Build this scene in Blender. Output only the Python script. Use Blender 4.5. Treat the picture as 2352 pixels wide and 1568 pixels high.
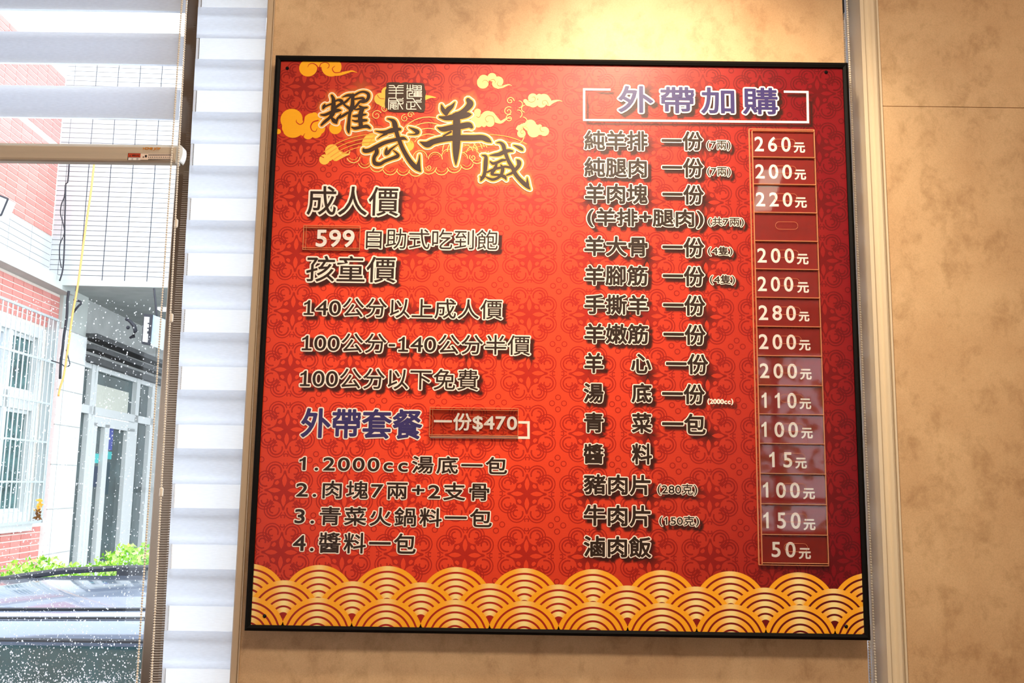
import bpy, bmesh, math, random
import numpy as np
from mathutils import Vector, Matrix
from mathutils.geometry import tessellate_polygon, delaunay_2d_cdt

random.seed(7); np.random.seed(7)
for o in list(bpy.data.objects): bpy.data.objects.remove(o)
SC = bpy.context.scene
COL = SC.collection

# ------------------------------------------------------------------ camera
F = 2200.0
CX, CY = 1176.0, 784.0
ZB = 1.9                                   # height of the middle of the menu board
PITCH, YAW, ROLL = 0.14889316, 0.00401301, -0.01493191
CAM = Vector((-0.08733841, -1.90433601, ZB - 0.30093453))
Rx = Matrix.Rotation(PITCH, 3, 'X'); Rz = Matrix.Rotation(YAW, 3, 'Z'); Ry = Matrix.Rotation(ROLL, 3, 'Y')
RM = Rz @ Rx @ Ry
cam_d = bpy.data.cameras.new('camera'); cam = bpy.data.objects.new('camera', cam_d); COL.objects.link(cam)
cam_d.sensor_width = 36.0; cam_d.lens = F / 2352.0 * 36.0
cam_d.clip_start = 0.05; cam_d.clip_end = 200
cam.matrix_world = Matrix.Translation(CAM) @ (RM @ Matrix.Rotation(math.pi/2, 3, 'X')).to_4x4()
SC.camera = cam

# ------------------------------------------------------------------ light and exposure
SC.view_settings.view_transform = 'Standard'
SC.view_settings.look = 'None'
SC.view_settings.exposure = 0.0
SC.view_settings.gamma = 1.0
SC.view_settings.use_curve_mapping = False
SC.cycles.max_bounces = 10
SC.cycles.transparent_max_bounces = 16

world = bpy.data.worlds.new('overcast_sky'); SC.world = world; world.use_nodes = True
wn = world.node_tree; wn.nodes.clear()
wo = wn.nodes.new('ShaderNodeOutputWorld'); wb = wn.nodes.new('ShaderNodeBackground')
wb.inputs['Color'].default_value = (0.86, 0.93, 1.0, 1); wb.inputs['Strength'].default_value = 4.6
wn.links.new(wb.outputs[0], wo.inputs[0])

def lamp(name, kind, loc, target, energy, color, **kw):
    d = bpy.data.lights.new(name, kind); d.energy = energy; d.color = color
    for k, v in kw.items(): setattr(d, k, v)
    o = bpy.data.objects.new(name, d); COL.objects.link(o)
    o.location = loc
    o.rotation_euler = (Vector(target) - Vector(loc)).to_track_quat('-Z', 'Y').to_euler()
    return o
lamp('warm_wall_spot', 'SPOT', (0.20, -0.60, 2.84), (0.20, 0.12, 1.9), 50, (1.0, 0.80, 0.56), spot_size=math.radians(92), spot_blend=0.8, shadow_soft_size=0.05)
lamp('warm_wall_spot', 'SPOT', (1.25, -0.95, 2.84), (1.25, 0.12, 1.7), 9, (1.0, 0.78, 0.54), spot_size=math.radians(110), spot_blend=1.0, shadow_soft_size=0.06)  # second spot is added to brighten and warm the right wall
lamp('ceiling_panel_light', 'AREA', (0.0, -1.25, 2.93), (0.0, -0.6, 1.2), 37, (1.0, 0.86, 0.70), shape='RECTANGLE', size=0.6, size_y=0.3)
pl = lamp('ceiling_panel_light', 'AREA', (1.04, -2.3, 2.93), (1.04, -2.3, 0.0), 1.6, (0.80, 1.0, 0.78), shape='RECTANGLE', size=0.09, size_y=0.62)
pl.rotation_euler = (0, 0, math.radians(10))

# ------------------------------------------------------------------ helpers
def at(x, y, Y=0.0):
    d = RM @ Vector(((x - CX) / F, 1.0, -(y - CY) / F))
    return CAM + d * ((Y - CAM.y) / d.y)
def atd(x, y, depth): return at(x, y, CAM.y + depth)
_RM = np.array(RM); _C = np.array(CAM)
def bxz(pts):
    """pixels of the photograph -> (x, z - ZB) on the face of the board"""
    p = np.asarray(pts, float).reshape(-1, 2)
    d = np.stack([(p[:, 0] - CX) / F, np.ones(len(p)), -(p[:, 1] - CY) / F], 1) @ _RM.T
    t = (0 - _C[1]) / d[:, 1]
    q = _C + d * t[:, None]
    return np.stack([q[:, 0], q[:, 2] - ZB], 1)
MPP = 1.2 / 1405.0                          # metres per pixel on the board, about

def lin(c):
    c = np.asarray(c, float) / 255.0
    return np.where(c <= 0.04045, c / 12.92, ((c + 0.055) / 1.055) ** 2.4)

def tag(o, label=None, cat=None, group=None, kind=None):
    if label: o['label'] = label
    if cat: o['category'] = cat
    if group: o['group'] = group
    if kind: o['kind'] = kind
    return o
def empty(name, loc, label=None, cat=None, group=None, kind=None, parent=None):
    o = bpy.data.objects.new(name, None); COL.objects.link(o); o.location = loc
    o.empty_display_size = 0.05
    if parent: o.parent = parent; o.location = Vector(loc) - parent_loc(parent)
    return tag(o, label, cat, group, kind)
def parent_loc(p):
    v = Vector(p.location)
    while p.parent: p = p.parent; v += Vector(p.location)
    return v

class MB:
    def __init__(s): s.v = []; s.f = []; s.c = []; s.n = 0
    def add(s, vs, fs, col=None):
        vs = np.asarray(vs, float).reshape(-1, 3)
        s.v.append(vs)
        s.f.extend([tuple(i + s.n for i in f) for f in fs])
        if col is None: cc = np.ones((len(vs), 3))
        else:
            cc = np.asarray(col, float)
            if cc.ndim == 1: cc = np.tile(cc, (len(vs), 1))
        s.c.append(cc); s.n += len(vs)
        return s
    def box(s, a, b, col=None):
        x0, y0, z0 = a; x1, y1, z1 = b
        vs = [(x0,y0,z0),(x1,y0,z0),(x1,y1,z0),(x0,y1,z0),(x0,y0,z1),(x1,y0,z1),(x1,y1,z1),(x0,y1,z1)]
        return s.add(vs, [(0,3,2,1),(4,5,6,7),(0,1,5,4),(1,2,6,5),(2,3,7,6),(3,0,4,7)], col)
    def prism(s, poly, axis, a, b, col=None):
        """poly of 2D points swept along an axis ('x','y','z') from a to b"""
        def P(p, t):
            return {'x': (t, p[0], p[1]), 'y': (p[0], t, p[1]), 'z': (p[0], p[1], t)}[axis]
        n = len(poly)
        vs = [P(p, a) for p in poly] + [P(p, b) for p in poly]
        fs = [(i, (i+1) % n, n + (i+1) % n, n + i) for i in range(n)] + [tuple(range(n))[::-1], tuple(range(n, 2*n))]
        return s.add(vs, fs, col)
    def tube(s, pts, r, n=8, col=None, caps=True):
        pts = [Vector(p) for p in pts]; vs = []; fs = []
        rr = r if hasattr(r, '__len__') else [r] * len(pts)
        up = Vector((0.13, 0.21, 0.97))
        for i, p in enumerate(pts):
            t = (pts[min(i+1, len(pts)-1)] - pts[max(i-1, 0)]).normalized()
            if abs(t.dot(up)) > 0.95: a = t.cross(Vector((1, 0, 0))).normalized()
            else: a = t.cross(up).normalized()
            b = t.cross(a)
            for k in range(n):
                th = 2 * math.pi * k / n
                vs.append(p + (a * math.cos(th) + b * math.sin(th)) * rr[i])
        for i in range(len(pts) - 1):
            for k in range(n):
                fs.append((i*n + k, i*n + (k+1) % n, (i+1)*n + (k+1) % n, (i+1)*n + k))
        if caps:
            fs.append(tuple(range(n))[::-1]); fs.append(tuple((len(pts)-1)*n + k for k in range(n)))
        return s.add([tuple(v) for v in vs], fs, col)
    def ball(s, c, r, n=6, m=4, sc=(1, 1, 1), col=None):
        vs = []; fs = []
        vs.append((c[0], c[1], c[2] + r*sc[2]))
        for j in range(1, m):
            ph = math.pi * j / m
            for k in range(n):
                th = 2 * math.pi * k / n
                vs.append((c[0] + r*sc[0]*math.sin(ph)*math.cos(th), c[1] + r*sc[1]*math.sin(ph)*math.sin(th), c[2] + r*sc[2]*math.cos(ph)))
        vs.append((c[0], c[1], c[2] - r*sc[2])); L = len(vs) - 1
        for k in range(n): fs.append((0, 1 + k, 1 + (k+1) % n))
        for j in range(m - 2):
            for k in range(n):
                a = 1 + j*n + k; b = 1 + j*n + (k+1) % n
                fs.append((a, a + n, b + n, b))
        for k in range(n): fs.append((L, 1 + (m-2)*n + (k+1) % n, 1 + (m-2)*n + k))
        return s.add(vs, fs, col)
    def union(s, y, col, chunk=True):
        """merge overlapping flat pieces (in x, z) into one clean sheet at depth y"""
        v = np.concatenate(s.v)
        P = [Vector((a, b)) for a, b in (v[:, [0, 2]] * 100.0)]
        fs = []
        def area(t): return (P[t[1]].x - P[t[0]].x) * (P[t[2]].y - P[t[0]].y) - (P[t[1]].y - P[t[0]].y) * (P[t[2]].x - P[t[0]].x)
        for f in s.f:
            n_ = len(f); cr = [area((f[i], f[(i+1) % n_], f[(i+2) % n_])) for i in range(n_)]
            if min(cr) > 1e-7: fs.append(list(f))
            elif max(cr) < -1e-7: fs.append(list(f)[::-1])
            else:                                      # bent or clipped piece: use its triangles
                for i in range(1, n_ - 1):
                    t = [f[0], f[i], f[i+1]]; a = area(t)
                    if abs(a) > 1e-6: fs.append(t if a > 0 else t[::-1])
        ov, oe, of, _, _, orf = delaunay_2d_cdt(P, [], fs, 1, 1e-5, True)
        keep = []
        for f, o in zip(of, orf):
            if not len(o): continue
            x = sum(ov[i].x for i in f) / len(f); z = sum(ov[i].y for i in f) / len(f); ok = False
            for k in o:
                g = fs[k]; ok = True
                for i in range(len(g)):
                    p, q = P[g[i-1]], P[g[i]]
                    if (q.x - p.x) * (z - p.y) - (q.y - p.y) * (x - p.x) < -1e-6: ok = False; break
                if ok: break
            if ok: keep.append(f)
        s.v = [np.array([(p.x / 100.0, y, p.y / 100.0) for p in ov])]; s.f = [tuple(f) for f in keep]
        s.c = [np.tile(np.asarray(col, float), (len(ov), 1))]; s.n = len(ov)
        return s
    def build(s, name, m, parent=None, smooth=False, origin=None):
        v = np.concatenate(s.v); c = np.concatenate(s.c)
        base = parent_loc(parent) if parent else Vector((0, 0, 0))
        org = Vector(origin) if origin is not None else Vector(((v[:,0].min()+v[:,0].max())/2, (v[:,1].min()+v[:,1].max())/2, v[:,2].min()))
        me = bpy.data.meshes.new(name)
        me.from_pydata((v - np.array(org)).tolist(), [], s.f)
        at_ = me.attributes.new('Col', 'FLOAT_COLOR', 'POINT')
        at_.data.foreach_set('color', np.concatenate([c, np.ones((len(c), 1))], 1).astype(np.float32).ravel())
        if smooth: me.polygons.foreach_set('use_smooth', [True] * len(me.polygons))
        me.materials.append(m); me.update()
        o = bpy.data.objects.new(name, me); COL.objects.link(o)
        if parent: o.parent = parent
        o.location = org - base
        return o

# ------------------------------------------------------------------ materials
def mat(name): 
    m = bpy.data.materials.new(name); m.use_nodes = True; nt = m.node_tree; nt.nodes.clear()
    out = nt.nodes.new('ShaderNodeOutputMaterial'); return m, nt, out
def pbr(name, col, rough=0.5, metal=0.0, spec=0.5, var=0.0, vscale=30, bump=0.0, bscale=200, stretch=None, attr=False, coat=0):
    m, nt, out = mat(name); N = nt.nodes.new; L = nt.links.new
    b = N('ShaderNodeBsdfPrincipled'); L(b.outputs[0], out.inputs[0])
    b.inputs['Roughness'].default_value = rough; b.inputs['Metallic'].default_value = metal
    b.inputs['Specular IOR Level'].default_value = spec; b.inputs['Coat Weight'].default_value = coat
    c = lin(col); tc = N('ShaderNodeTexCoord'); mp = N('ShaderNodeMapping'); L(tc.outputs['Object'], mp.inputs[0])
    if stretch: mp.inputs['Scale'].default_value = stretch
    if attr:
        at_ = N('ShaderNodeAttribute'); at_.attribute_name = 'Col'; src = at_.outputs['Color']
    else:
        rgb = N('ShaderNodeRGB'); rgb.outputs[0].default_value = (*c, 1); src = rgb.outputs[0]
    if var > 0:
        nz = N('ShaderNodeTexNoise'); nz.inputs['Scale'].default_value = vscale; nz.inputs['Detail'].default_value = 4
        L(mp.outputs[0], nz.inputs['Vector'])
        mr = N('ShaderNodeMapRange'); mr.inputs[1].default_value = 0.3; mr.inputs[2].default_value = 0.7
        mr.inputs[3].default_value = 1 - var; mr.inputs[4].default_value = 1 + var
        L(nz.outputs['Fac'], mr.inputs[0])
        mx = N('ShaderNodeVectorMath'); mx.operation = 'SCALE'; L(src, mx.inputs[0]); L(mr.outputs[0], mx.inputs['Scale'])
        src = mx.outputs[0]
    L(src, b.inputs['Base Color'])
    if bump > 0:
        nb = N('ShaderNodeTexNoise'); nb.inputs['Scale'].default_value = bscale; nb.inputs['Detail'].default_value = 3
        L(mp.outputs[0], nb.inputs['Vector'])
        bp = N('ShaderNodeBump'); bp.inputs['Strength'].default_value = bump; bp.inputs['Distance'].default_value = 0.001
        L(nb.outputs['Fac'], bp.inputs['Height']); L(bp.outputs[0], b.inputs['Normal'])
    return m

M = {}
M['print'] = pbr('printed_ink', (255,255,255), rough=0.40, spec=0.28, attr=True, var=0.05, vscale=900, bump=0.12, bscale=260, stretch=(0.05, 1, 3))
M['card_ink'] = pbr('card_ink', (255, 252, 244), rough=0.5)
M['black'] = pbr('black_powder_coat', (14, 12, 11), spec=0.1, rough=0.6, bump=0.1, bscale=900)
M['screw'] = pbr('black_screw', (8, 7, 7), rough=0.4, metal=0.5)
M['card'] = pbr('maroon_card', (140, 18, 5), rough=0.45, var=0.12, vscale=60)
M['white_metal'] = pbr('white_painted_metal', (214, 218, 218), rough=0.4, var=0.02)
M['cream_metal'] = pbr('cream_aluminium', (226, 208, 178), rough=0.32, var=0.03, vscale=6, stretch=(1, 1, 0.1))
M['tan_trim'] = pbr('tan_trim', (205, 180, 148), rough=0.35, var=0.06, vscale=8, stretch=(1,1,0.15))
M['beige_rail'] = pbr('beige_rail', (208, 190, 165), rough=0.4, var=0.06, vscale=18, stretch=(0.2, 1, 4), bump=0.1)
M['bead'] = pbr('ivory_beads', (248, 238, 220), rough=0.35)
M['mullion'] = pbr('bronze_mullion', (122, 106, 92), rough=0.22, metal=0.8, var=0.12, vscale=5, stretch=(1, 1, 0.6))
M['white_plastic'] = pbr('white_plastic', (235, 238, 236), rough=0.3)
M['ceiling'] = pbr('ceiling_paint', (235, 225, 205), rough=0.9, var=0.02)
M['floor'] = pbr('floor_tile', (150, 120, 95), rough=0.4, var=0.1, vscale=3)
M['roompaint'] = pbr('room_paint', (206, 170, 128), rough=0.8, var=0.08, vscale=4)
M['sticker'] = pbr('sticker', (255, 255, 255), rough=0.4, attr=True)
M['red_brick'] = pbr('red_brick_face', (206, 132, 124), rough=0.85, var=0.08, vscale=14)
M['mortar'] = pbr('pale_mortar', (232, 220, 210), rough=0.9, var=0.05, vscale=20)
M['white_tile'] = pbr('white_facade_tile', (192, 195, 197), rough=0.35, var=0.03, vscale=8)
M['tile_joint'] = pbr('grey_tile_joint', (62, 68, 80), rough=0.9)
M['concrete'] = pbr('pale_concrete', (190, 196, 192), rough=0.8, var=0.06, vscale=6)
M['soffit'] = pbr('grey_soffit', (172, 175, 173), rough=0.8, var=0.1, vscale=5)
M['dark'] = pbr('dark_shutter', (74, 76, 78), rough=0.7, var=0.2, vscale=14)
M['steel'] = pbr('brushed_steel', (196, 204, 206), rough=0.35, metal=0.3)
M['cable'] = pbr('black_cable', (34, 36, 46), rough=0.6)
M['hose'] = pbr('orange_hose', (232, 172, 96), rough=0.5)
M['car'] = pbr('silver_blue_car_paint', (122, 134, 156), rough=0.12, metal=0.3, coat=0.7, var=0.02)
M['car_black'] = pbr('car_black_plastic', (24, 28, 38), rough=0.4)
M['car_glass'] = pbr('car_glass', (14, 62, 74), rough=0.05, spec=0.9, coat=0.6, var=0.5, vscale=2.2)
M['tyre'] = pbr('tyre', (22, 22, 24), rough=0.8)
M['asphalt'] = pbr('wet_asphalt', (80, 84, 88), rough=0.35, var=0.2, vscale=8)
M['poster'] = pbr('poster', (255,255,255), rough=0.5, attr=True)
M['shopglass'] = pbr('shop_glass', (66, 82, 84), rough=0.08, spec=0.8, var=0.45, vscale=2.5)
M['curtain'] = pbr('curtained_pane', (176, 190, 208), rough=0.25, var=0.25, vscale=9, stretch=(4, 4, 0.4))
M['housepane'] = pbr('house_pane', (70, 104, 104), rough=0.15, var=0.6, vscale=7)

def wall_mat():
    m, nt, out = mat('stone_look_panel'); N = nt.nodes.new; L = nt.links.new
    b = N('ShaderNodeBsdfPrincipled'); L(b.outputs[0], out.inputs[0]); b.inputs['Roughness'].default_value = 0.55
    g = N('ShaderNodeNewGeometry')
    def noise(sc, det, dist=0, st=None):
        mp = N('ShaderNodeMapping'); L(g.outputs['Position'], mp.inputs[0])
        if st: mp.inputs['Scale'].default_value = st
        n = N('ShaderNodeTexNoise'); n.inputs['Scale'].default_value = sc; n.inputs['Detail'].default_value = det
        n.inputs['Roughness'].default_value = 0.65; n.inputs['Distortion'].default_value = dist
        L(mp.outputs[0], n.inputs['Vector']); return n.outputs['Fac']
    r1 = N('ShaderNodeValToRGB'); L(noise(3.6, 6, 0.15), r1.inputs[0])
    e = r1.color_ramp.elements
    e[0].position = 0.3; e[0].color = (*lin((198, 157, 113)), 1); e[1].position = 0.68; e[1].color = (*lin((224, 188, 143)), 1)
    r2 = N('ShaderNodeValToRGB'); L(noise(26, 9, 0.25, (1, 1, 0.8)), r2.inputs[0])
    e = r2.color_ramp.elements; e[0].position = 0.28; e[0].color = (0.66, 0.60, 0.52, 1); e[1].position = 0.50; e[1].color = (1, 1, 1, 1)
    mx = N('ShaderNodeMix'); mx.data_type = 'RGBA'; mx.blend_type = 'MULTIPLY'; mx.inputs[0].default_value = 0.75
    L(r1.outputs[0], mx.inputs[6]); L(r2.outputs[0], mx.inputs[7])
    r3 = N('ShaderNodeValToRGB'); L(noise(420, 3, 0), r3.inputs[0])
    e = r3.color_ramp.elements; e[0].position = 0.3; e[0].color = (0.82, 0.8, 0.78, 1); e[1].position = 0.6; e[1].color = (1, 1, 1, 1)
    m2 = N('ShaderNodeMix'); m2.data_type = 'RGBA'; m2.blend_type = 'MULTIPLY'; m2.inputs[0].default_value = 0.7
    L(mx.outputs[2], m2.inputs[6]); L(r3.outputs[0], m2.inputs[7])
    L(m2.outputs[2], b.inputs['Base Color'])
    bp = N('ShaderNodeBump'); bp.inputs['Strength'].default_value = 0.15; bp.inputs['Distance'].default_value = 0.001
    L(noise(200, 4), bp.inputs['Height']); L(bp.outputs[0], b.inputs['Normal'])
    return m
M['wall'] = wall_mat()

def glass_mat(name, tint=(1, 1, 1), gloss=0.08, rough=0.0, fres=True):
    m, nt, out = mat(name); N = nt.nodes.new; L = nt.links.new
    t = N('ShaderNodeBsdfTransparent'); t.inputs[0].default_value = (*tint, 1)
    g = N('ShaderNodeBsdfGlossy'); g.inputs['Roughness'].default_value = rough
    mx = N('ShaderNodeMixShader'); L(t.outputs[0], mx.inputs[1]); L(g.outputs[0], mx.inputs[2])
    if fres:
        f = N('ShaderNodeFresnel'); f.inputs[0].default_value = 1.5
        ml = N('ShaderNodeMath'); ml.operation = 'MULTIPLY'; ml.inputs[1].default_value = gloss / 0.04
        ml.use_clamp = True
        L(f.outputs[0], ml.inputs[0]); L(ml.outputs[0], mx.inputs[0])
    else: mx.inputs[0].default_value = gloss
    L(mx.outputs[0], out.inputs[0]); return m
M['glass'] = glass_mat('window_glass', gloss=0.012)
M['acrylic'] = glass_mat('clear_acrylic', tint=(0.99, 0.985, 0.98), gloss=0.017, rough=0.03)
M['film'] = glass_mat('clear_film', tint=(0.995, 0.99, 0.985), gloss=0.006, rough=0.1)
def drop_mat():
    m, nt, out = mat('rain_water'); N = nt.nodes.new; L = nt.links.new
    g = N('ShaderNodeBsdfGlass'); g.inputs['IOR'].default_value = 1.33; g.inputs['Roughness'].default_value = 0.02
    t = N('ShaderNodeBsdfTranslucent'); t.inputs[0].default_value = (0.95, 0.97, 1, 1); x = N('ShaderNodeMixShader'); x.inputs[0].default_value = 0.35
    L(g.outputs[0], x.inputs[1]); L(t.outputs[0], x.inputs[2]); L(x.outputs[0], out.inputs[0]); return m
M['drop'] = drop_mat()
def cloth(name, col, transl, transp=0.0, weave=0.04):
    m, nt, out = mat(name); N = nt.nodes.new; L = nt.links.new
    tc = N('ShaderNodeTexCoord'); mp = N('ShaderNodeMapping'); L(tc.outputs['Object'], mp.inputs[0]); mp.inputs['Scale'].default_value = (0.25, 1, 1.6)
    nz = N('ShaderNodeTexNoise'); nz.inputs['Scale'].default_value = 320; L(mp.outputs[0], nz.inputs['Vector'])
    mr = N('ShaderNodeMapRange'); mr.inputs[1].default_value = 0.3; mr.inputs[2].default_value = 0.7; mr.inputs[3].default_value = 1 - weave; mr.inputs[4].default_value = 1 + weave
    L(nz.outputs['Fac'], mr.inputs[0])
    sc = N('ShaderNodeVectorMath'); sc.operation = 'SCALE'; sc.inputs[0].default_value = tuple(lin(col)); L(mr.outputs[0], sc.inputs['Scale'])
    d = N('ShaderNodeBsdfDiffuse'); t = N('ShaderNodeBsdfTranslucent'); L(sc.outputs[0], d.inputs[0]); L(sc.outputs[0], t.inputs[0])
    m1 = N('ShaderNodeMixShader'); m1.inputs[0].default_value = transl; L(d.outputs[0], m1.inputs[1]); L(t.outputs[0], m1.inputs[2])
    res = m1
    if transp > 0:
        tr = N('ShaderNodeBsdfTransparent'); m2 = N('ShaderNodeMixShader'); m2.inputs[0].default_value = transp
        L(m1.outputs[0], m2.inputs[1]); L(tr.outputs[0], m2.inputs[2]); res = m2
    L(res.outputs[0], out.inputs[0]); return m
M['band'] = cloth('opaque_blind_fabric', (232, 236, 243), 0.52)
M['band_b'] = cloth('bright_blind_fabric', (228, 236, 249), 0.70)
M['sheer'] = cloth('sheer_blind_fabric', (245, 247, 250), 0.6, 0.82)
M['band_r'] = cloth('rear_blind_fabric', (246, 250, 255), 0.92)
def foliage_mat():
    m, nt, out = mat('hedge_leaf'); N = nt.nodes.new; L = nt.links.new
    a = N('ShaderNodeAttribute'); a.attribute_name = 'Col'
    d = N('ShaderNodeBsdfDiffuse'); t = N('ShaderNodeBsdfTranslucent'); L(a.outputs['Color'], d.inputs[0]); L(a.outputs['Color'], t.inputs[0])
    mx = N('ShaderNodeMixShader'); mx.inputs[0].default_value = 0.35; L(d.outputs[0], mx.inputs[1]); L(t.outputs[0], mx.inputs[2]); L(mx.outputs[0], out.inputs[0])
    return m
M['leaf'] = foliage_mat()
def edge_mat():
    m, nt, out = mat('acrylic_cut_edge'); N = nt.nodes.new; L = nt.links.new
    b = N('ShaderNodeBsdfPrincipled'); b.inputs['Base Color'].default_value = (*lin((250, 168, 118)), 1); b.inputs['Roughness'].default_value = 0.25  # orange glow of the clear edges is put into the base colour
    t = N('ShaderNodeBsdfTransparent'); mx = N('ShaderNodeMixShader'); mx.inputs[0].default_value = 0.35
    L(b.outputs[0], mx.inputs[1]); L(t.outputs[0], mx.inputs[2]); L(mx.outputs[0], out.inputs[0]); return m
M['edge'] = edge_mat()

# ------------------------------------------------------------------ the room
def px_x(x, y, Y): return at(x, y, Y).x
def px_z(x, y, Y): return at(x, y, Y).z
XP0 = px_x(633, 0, 0.03); XP1 = 0.605      # pillar panel left and right edges
XR = 0.646                                 # inner edge of the trim on the right
XM0 = px_x(379, 700, 0.14); XM1 = px_x(421, 700, 0.14)
ROOM = (-3.2, 2.7, -5.2, 2.95)             # x0 x1 yback zceil
def setting(name, mb, m, **k): return tag(mb.build(name, m, **k), kind='structure')

wf = empty('wall_front', (0, 0.2, 0), kind='structure')
MB().box((XP0 + 0.002, 0.036, 0), (XP1 - 0.002, 0.215, ROOM[3])).build('wall_core', M['roompaint'], wf)
MB().box((XR + 0.035, 0.03, 0), (ROOM[1], 0.30, ROOM[3])).build('wall_core', M['roompaint'], wf)
MB().box((ROOM[0], 0.06, 0), (XR + 0.03, 0.30, 1.0)).build('wall_core', M['roompaint'], wf)
MB().box((ROOM[0], 0.16, 2.78), (XR + 0.03, 0.30, ROOM[3])).build('wall_core', M['roompaint'], wf)
# panels of stone-look board, with a fine recessed joint between them
MB().box((XP0, 0.028, 1.0), (XP1, 0.036, ROOM[3])).build('wall_panel', M['wall'], wf)
XT = px_x(2013, 0, 0.02)
zj = px_z(2180, 245.5, 0.02)
MB().box((XT, 0.02, zj + 0.0007), (ROOM[1], 0.03, ROOM[3])).build('wall_panel', M['wall'], wf)
MB().box((XT, 0.02, 0), (ROOM[1], 0.03, zj - 0.0007)).build('wall_panel', M['wall'], wf)
MB().box((XT, 0.0275, zj - 0.0007), (ROOM[1], 0.03, zj + 0.0007)).build('wall_joint', M['tan_trim'], wf)

# trim on the left of the pillar: tan profile with a groove
xa = px_x(614.5, 0, 0.03)
MB().prism([(xa, 0.032), (xa + 0.003, 0.029), (XP0 - 0.004, 0.027), (XP0 - 0.0022, 0.031), (XP0 - 0.0012, 0.031), (XP0 - 0.0008, 0.024), (XP0 + 0.001, 0.024), (XP0 + 0.001, 0.05), (xa, 0.05)], 'z', 1.0, ROOM[3]).build('trim_1', M['tan_trim'])['kind'] = 'structure'
# trim on the right of the menu board: cream aluminium profile
def X2(px): return px_x(px, 0, 0.02)
prof = [(XR, 0.13), (XR, 0.022), (X2(1973), 0.016), (X2(1981), 0.016), (X2(1983), 0.022), (X2(1994), 0.024), (X2(1998), 0.016), (X2(2002), 0.011), (X2(2006), 0.013),
        (X2(2009), 0.021), (X2(2010.5), 0.021), (X2(2011), 0.016), (X2(2014.5), 0.016), (X2(2014.5), 0.13)]
MB().prism(prof, 'z', 0.0, ROOM[3]).build('trim_2', M['cream_metal'])['kind'] = 'structure'

MB().box((ROOM[0], ROOM[2], -0.1), (ROOM[1], 0.30, 0)).build('floor', M['floor'])['kind'] = 'structure'
MB().box((ROOM[0], ROOM[2], ROOM[3]), (ROOM[1], 0.30, ROOM[3] + 0.1)).build('ceiling', M['ceiling'])['kind'] = 'structure'
MB().box((ROOM[0] - 0.1, ROOM[2], 0), (ROOM[0], 0.30, ROOM[3])).build('wall_left', M['roompaint'])['kind'] = 'structure'
MB().box((ROOM[1], ROOM[2], 0), (ROOM[1] + 0.1, 0.30, ROOM[3])).build('wall_right', M['roompaint'])['kind'] = 'structure'
wbk = MB()
wbk.box((ROOM[0], ROOM[2] - 0.1, 0), (ROOM[1], ROOM[2], 0.5)); wbk.box((1.2, ROOM[2] - 0.1, 0.5), (2.5, ROOM[2], 1.3)); wbk.box((ROOM[0], ROOM[2] - 0.1, 2.6), (ROOM[1], ROOM[2], ROOM[3]))
for a, b in ((ROOM[0], -3.1), (-1.9, 1.2), (2.5, ROOM[1])): wbk.box((a, ROOM[2] - 0.1, 0.5), (b, ROOM[2], 2.6))
wbk.build('wall_back', M['roompaint'])['kind'] = 'structure'

# ------------------------------------------------------------------ windows
w1 = empty('window_1', (-2.0, 0.2, 1.0), kind='structure')
YG = 0.20
MB().box((ROOM[0], YG, 1.0), (XM0 + 0.004, YG + 0.006, 2.78)).build('window_pane', M['glass'], w1)
fr = MB()
fr.box((ROOM[0], YG - 0.02, 1.0), (XM0, YG + 0.04, 1.05)); fr.box((ROOM[0], YG - 0.02, 2.74), (XM0, YG + 0.04, 2.78)); fr.box((ROOM[0], YG - 0.02, 1.05), (ROOM[0] + 0.05, YG + 0.04, 2.74))
fr.build('window_frame', M['mullion'], w1)
rb = MB()
n = 3400
for i in range(n):
    y = 1568 - 880 * (random.random() ** 1.55); x = random.uniform(0, 372)
    p = at(x, y, YG - 0.0004)
    if p.x > XM0 - 0.004: continue
    r = random.choice([0.0005, 0.0007, 0.0009, 0.0011, 0.0015]) * random.uniform(0.8, 1.15)
    rb.ball((p.x, YG, p.z), r, 6, 4, (1, 0.55, random.uniform(1.0, 1.5)))
XV = at(0, 1100, YG).x
for i in range(5200):                        # the same rain over the rest of the pane
    p = Vector((random.uniform(ROOM[0] + 0.06, XV), 0, 1.06 + 0.95 * random.random() ** 1.6)); r = random.choice([0.0005, 0.0007, 0.0009, 0.0011, 0.0015]) * random.uniform(0.8, 1.15)
    rb.ball((p.x, YG, p.z), r, 5, 3, (1, 0.55, random.uniform(1.0, 1.5)))
for i in range(450):
    p = Vector((random.uniform(XV, XM0 - 0.004), 0, random.uniform(1.06, 1.2))); rb.ball((p.x, YG, p.z), random.uniform(0.0005, 0.0014), 5, 3, (1, 0.55, 1.2))
tag(rb.build('raindrops', M['drop'], w1, smooth=True), 'clear raindrops scattered over the pane', kind='stuff')
# the bronze mullion between the two blinds
ml = MB()
ml.prism([(XM0, YG + 0.03), (XM0, 0.15), (XM0 + 0.0025, 0.142), (XM0 + 0.005, 0.14), (XM1, 0.14), (XM1, YG + 0.03)], 'z', 1.0, 2.78)
tag(ml.build('trim_3', M['mullion']), kind='structure')
rib = MB()
xr0 = px_x(401, 700, 0.14)
zz = 1.02
while zz < 2.76:
    rib.prism([(0.1400, zz), (0.1398, zz + 0.0020), (0.1400, zz + 0.0040)], 'x', xr0, px_x(428, 700, 0.14)); zz += 0.0050
rb_ = rib.build('ribbed_strip', M['mullion'], bpy.data.objects['trim_3'])
w2 = empty('window_2', (-0.7, 0.2, 1.0), kind='structure')
MB().box((XM1 - 0.004, YG, 1.0), (XP0 + 0.01, YG + 0.006, 2.78)).build('window_pane', M['glass'], w2)
w3 = empty('window_3', (0.62, 0.2, 1.0), kind='structure')
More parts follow.
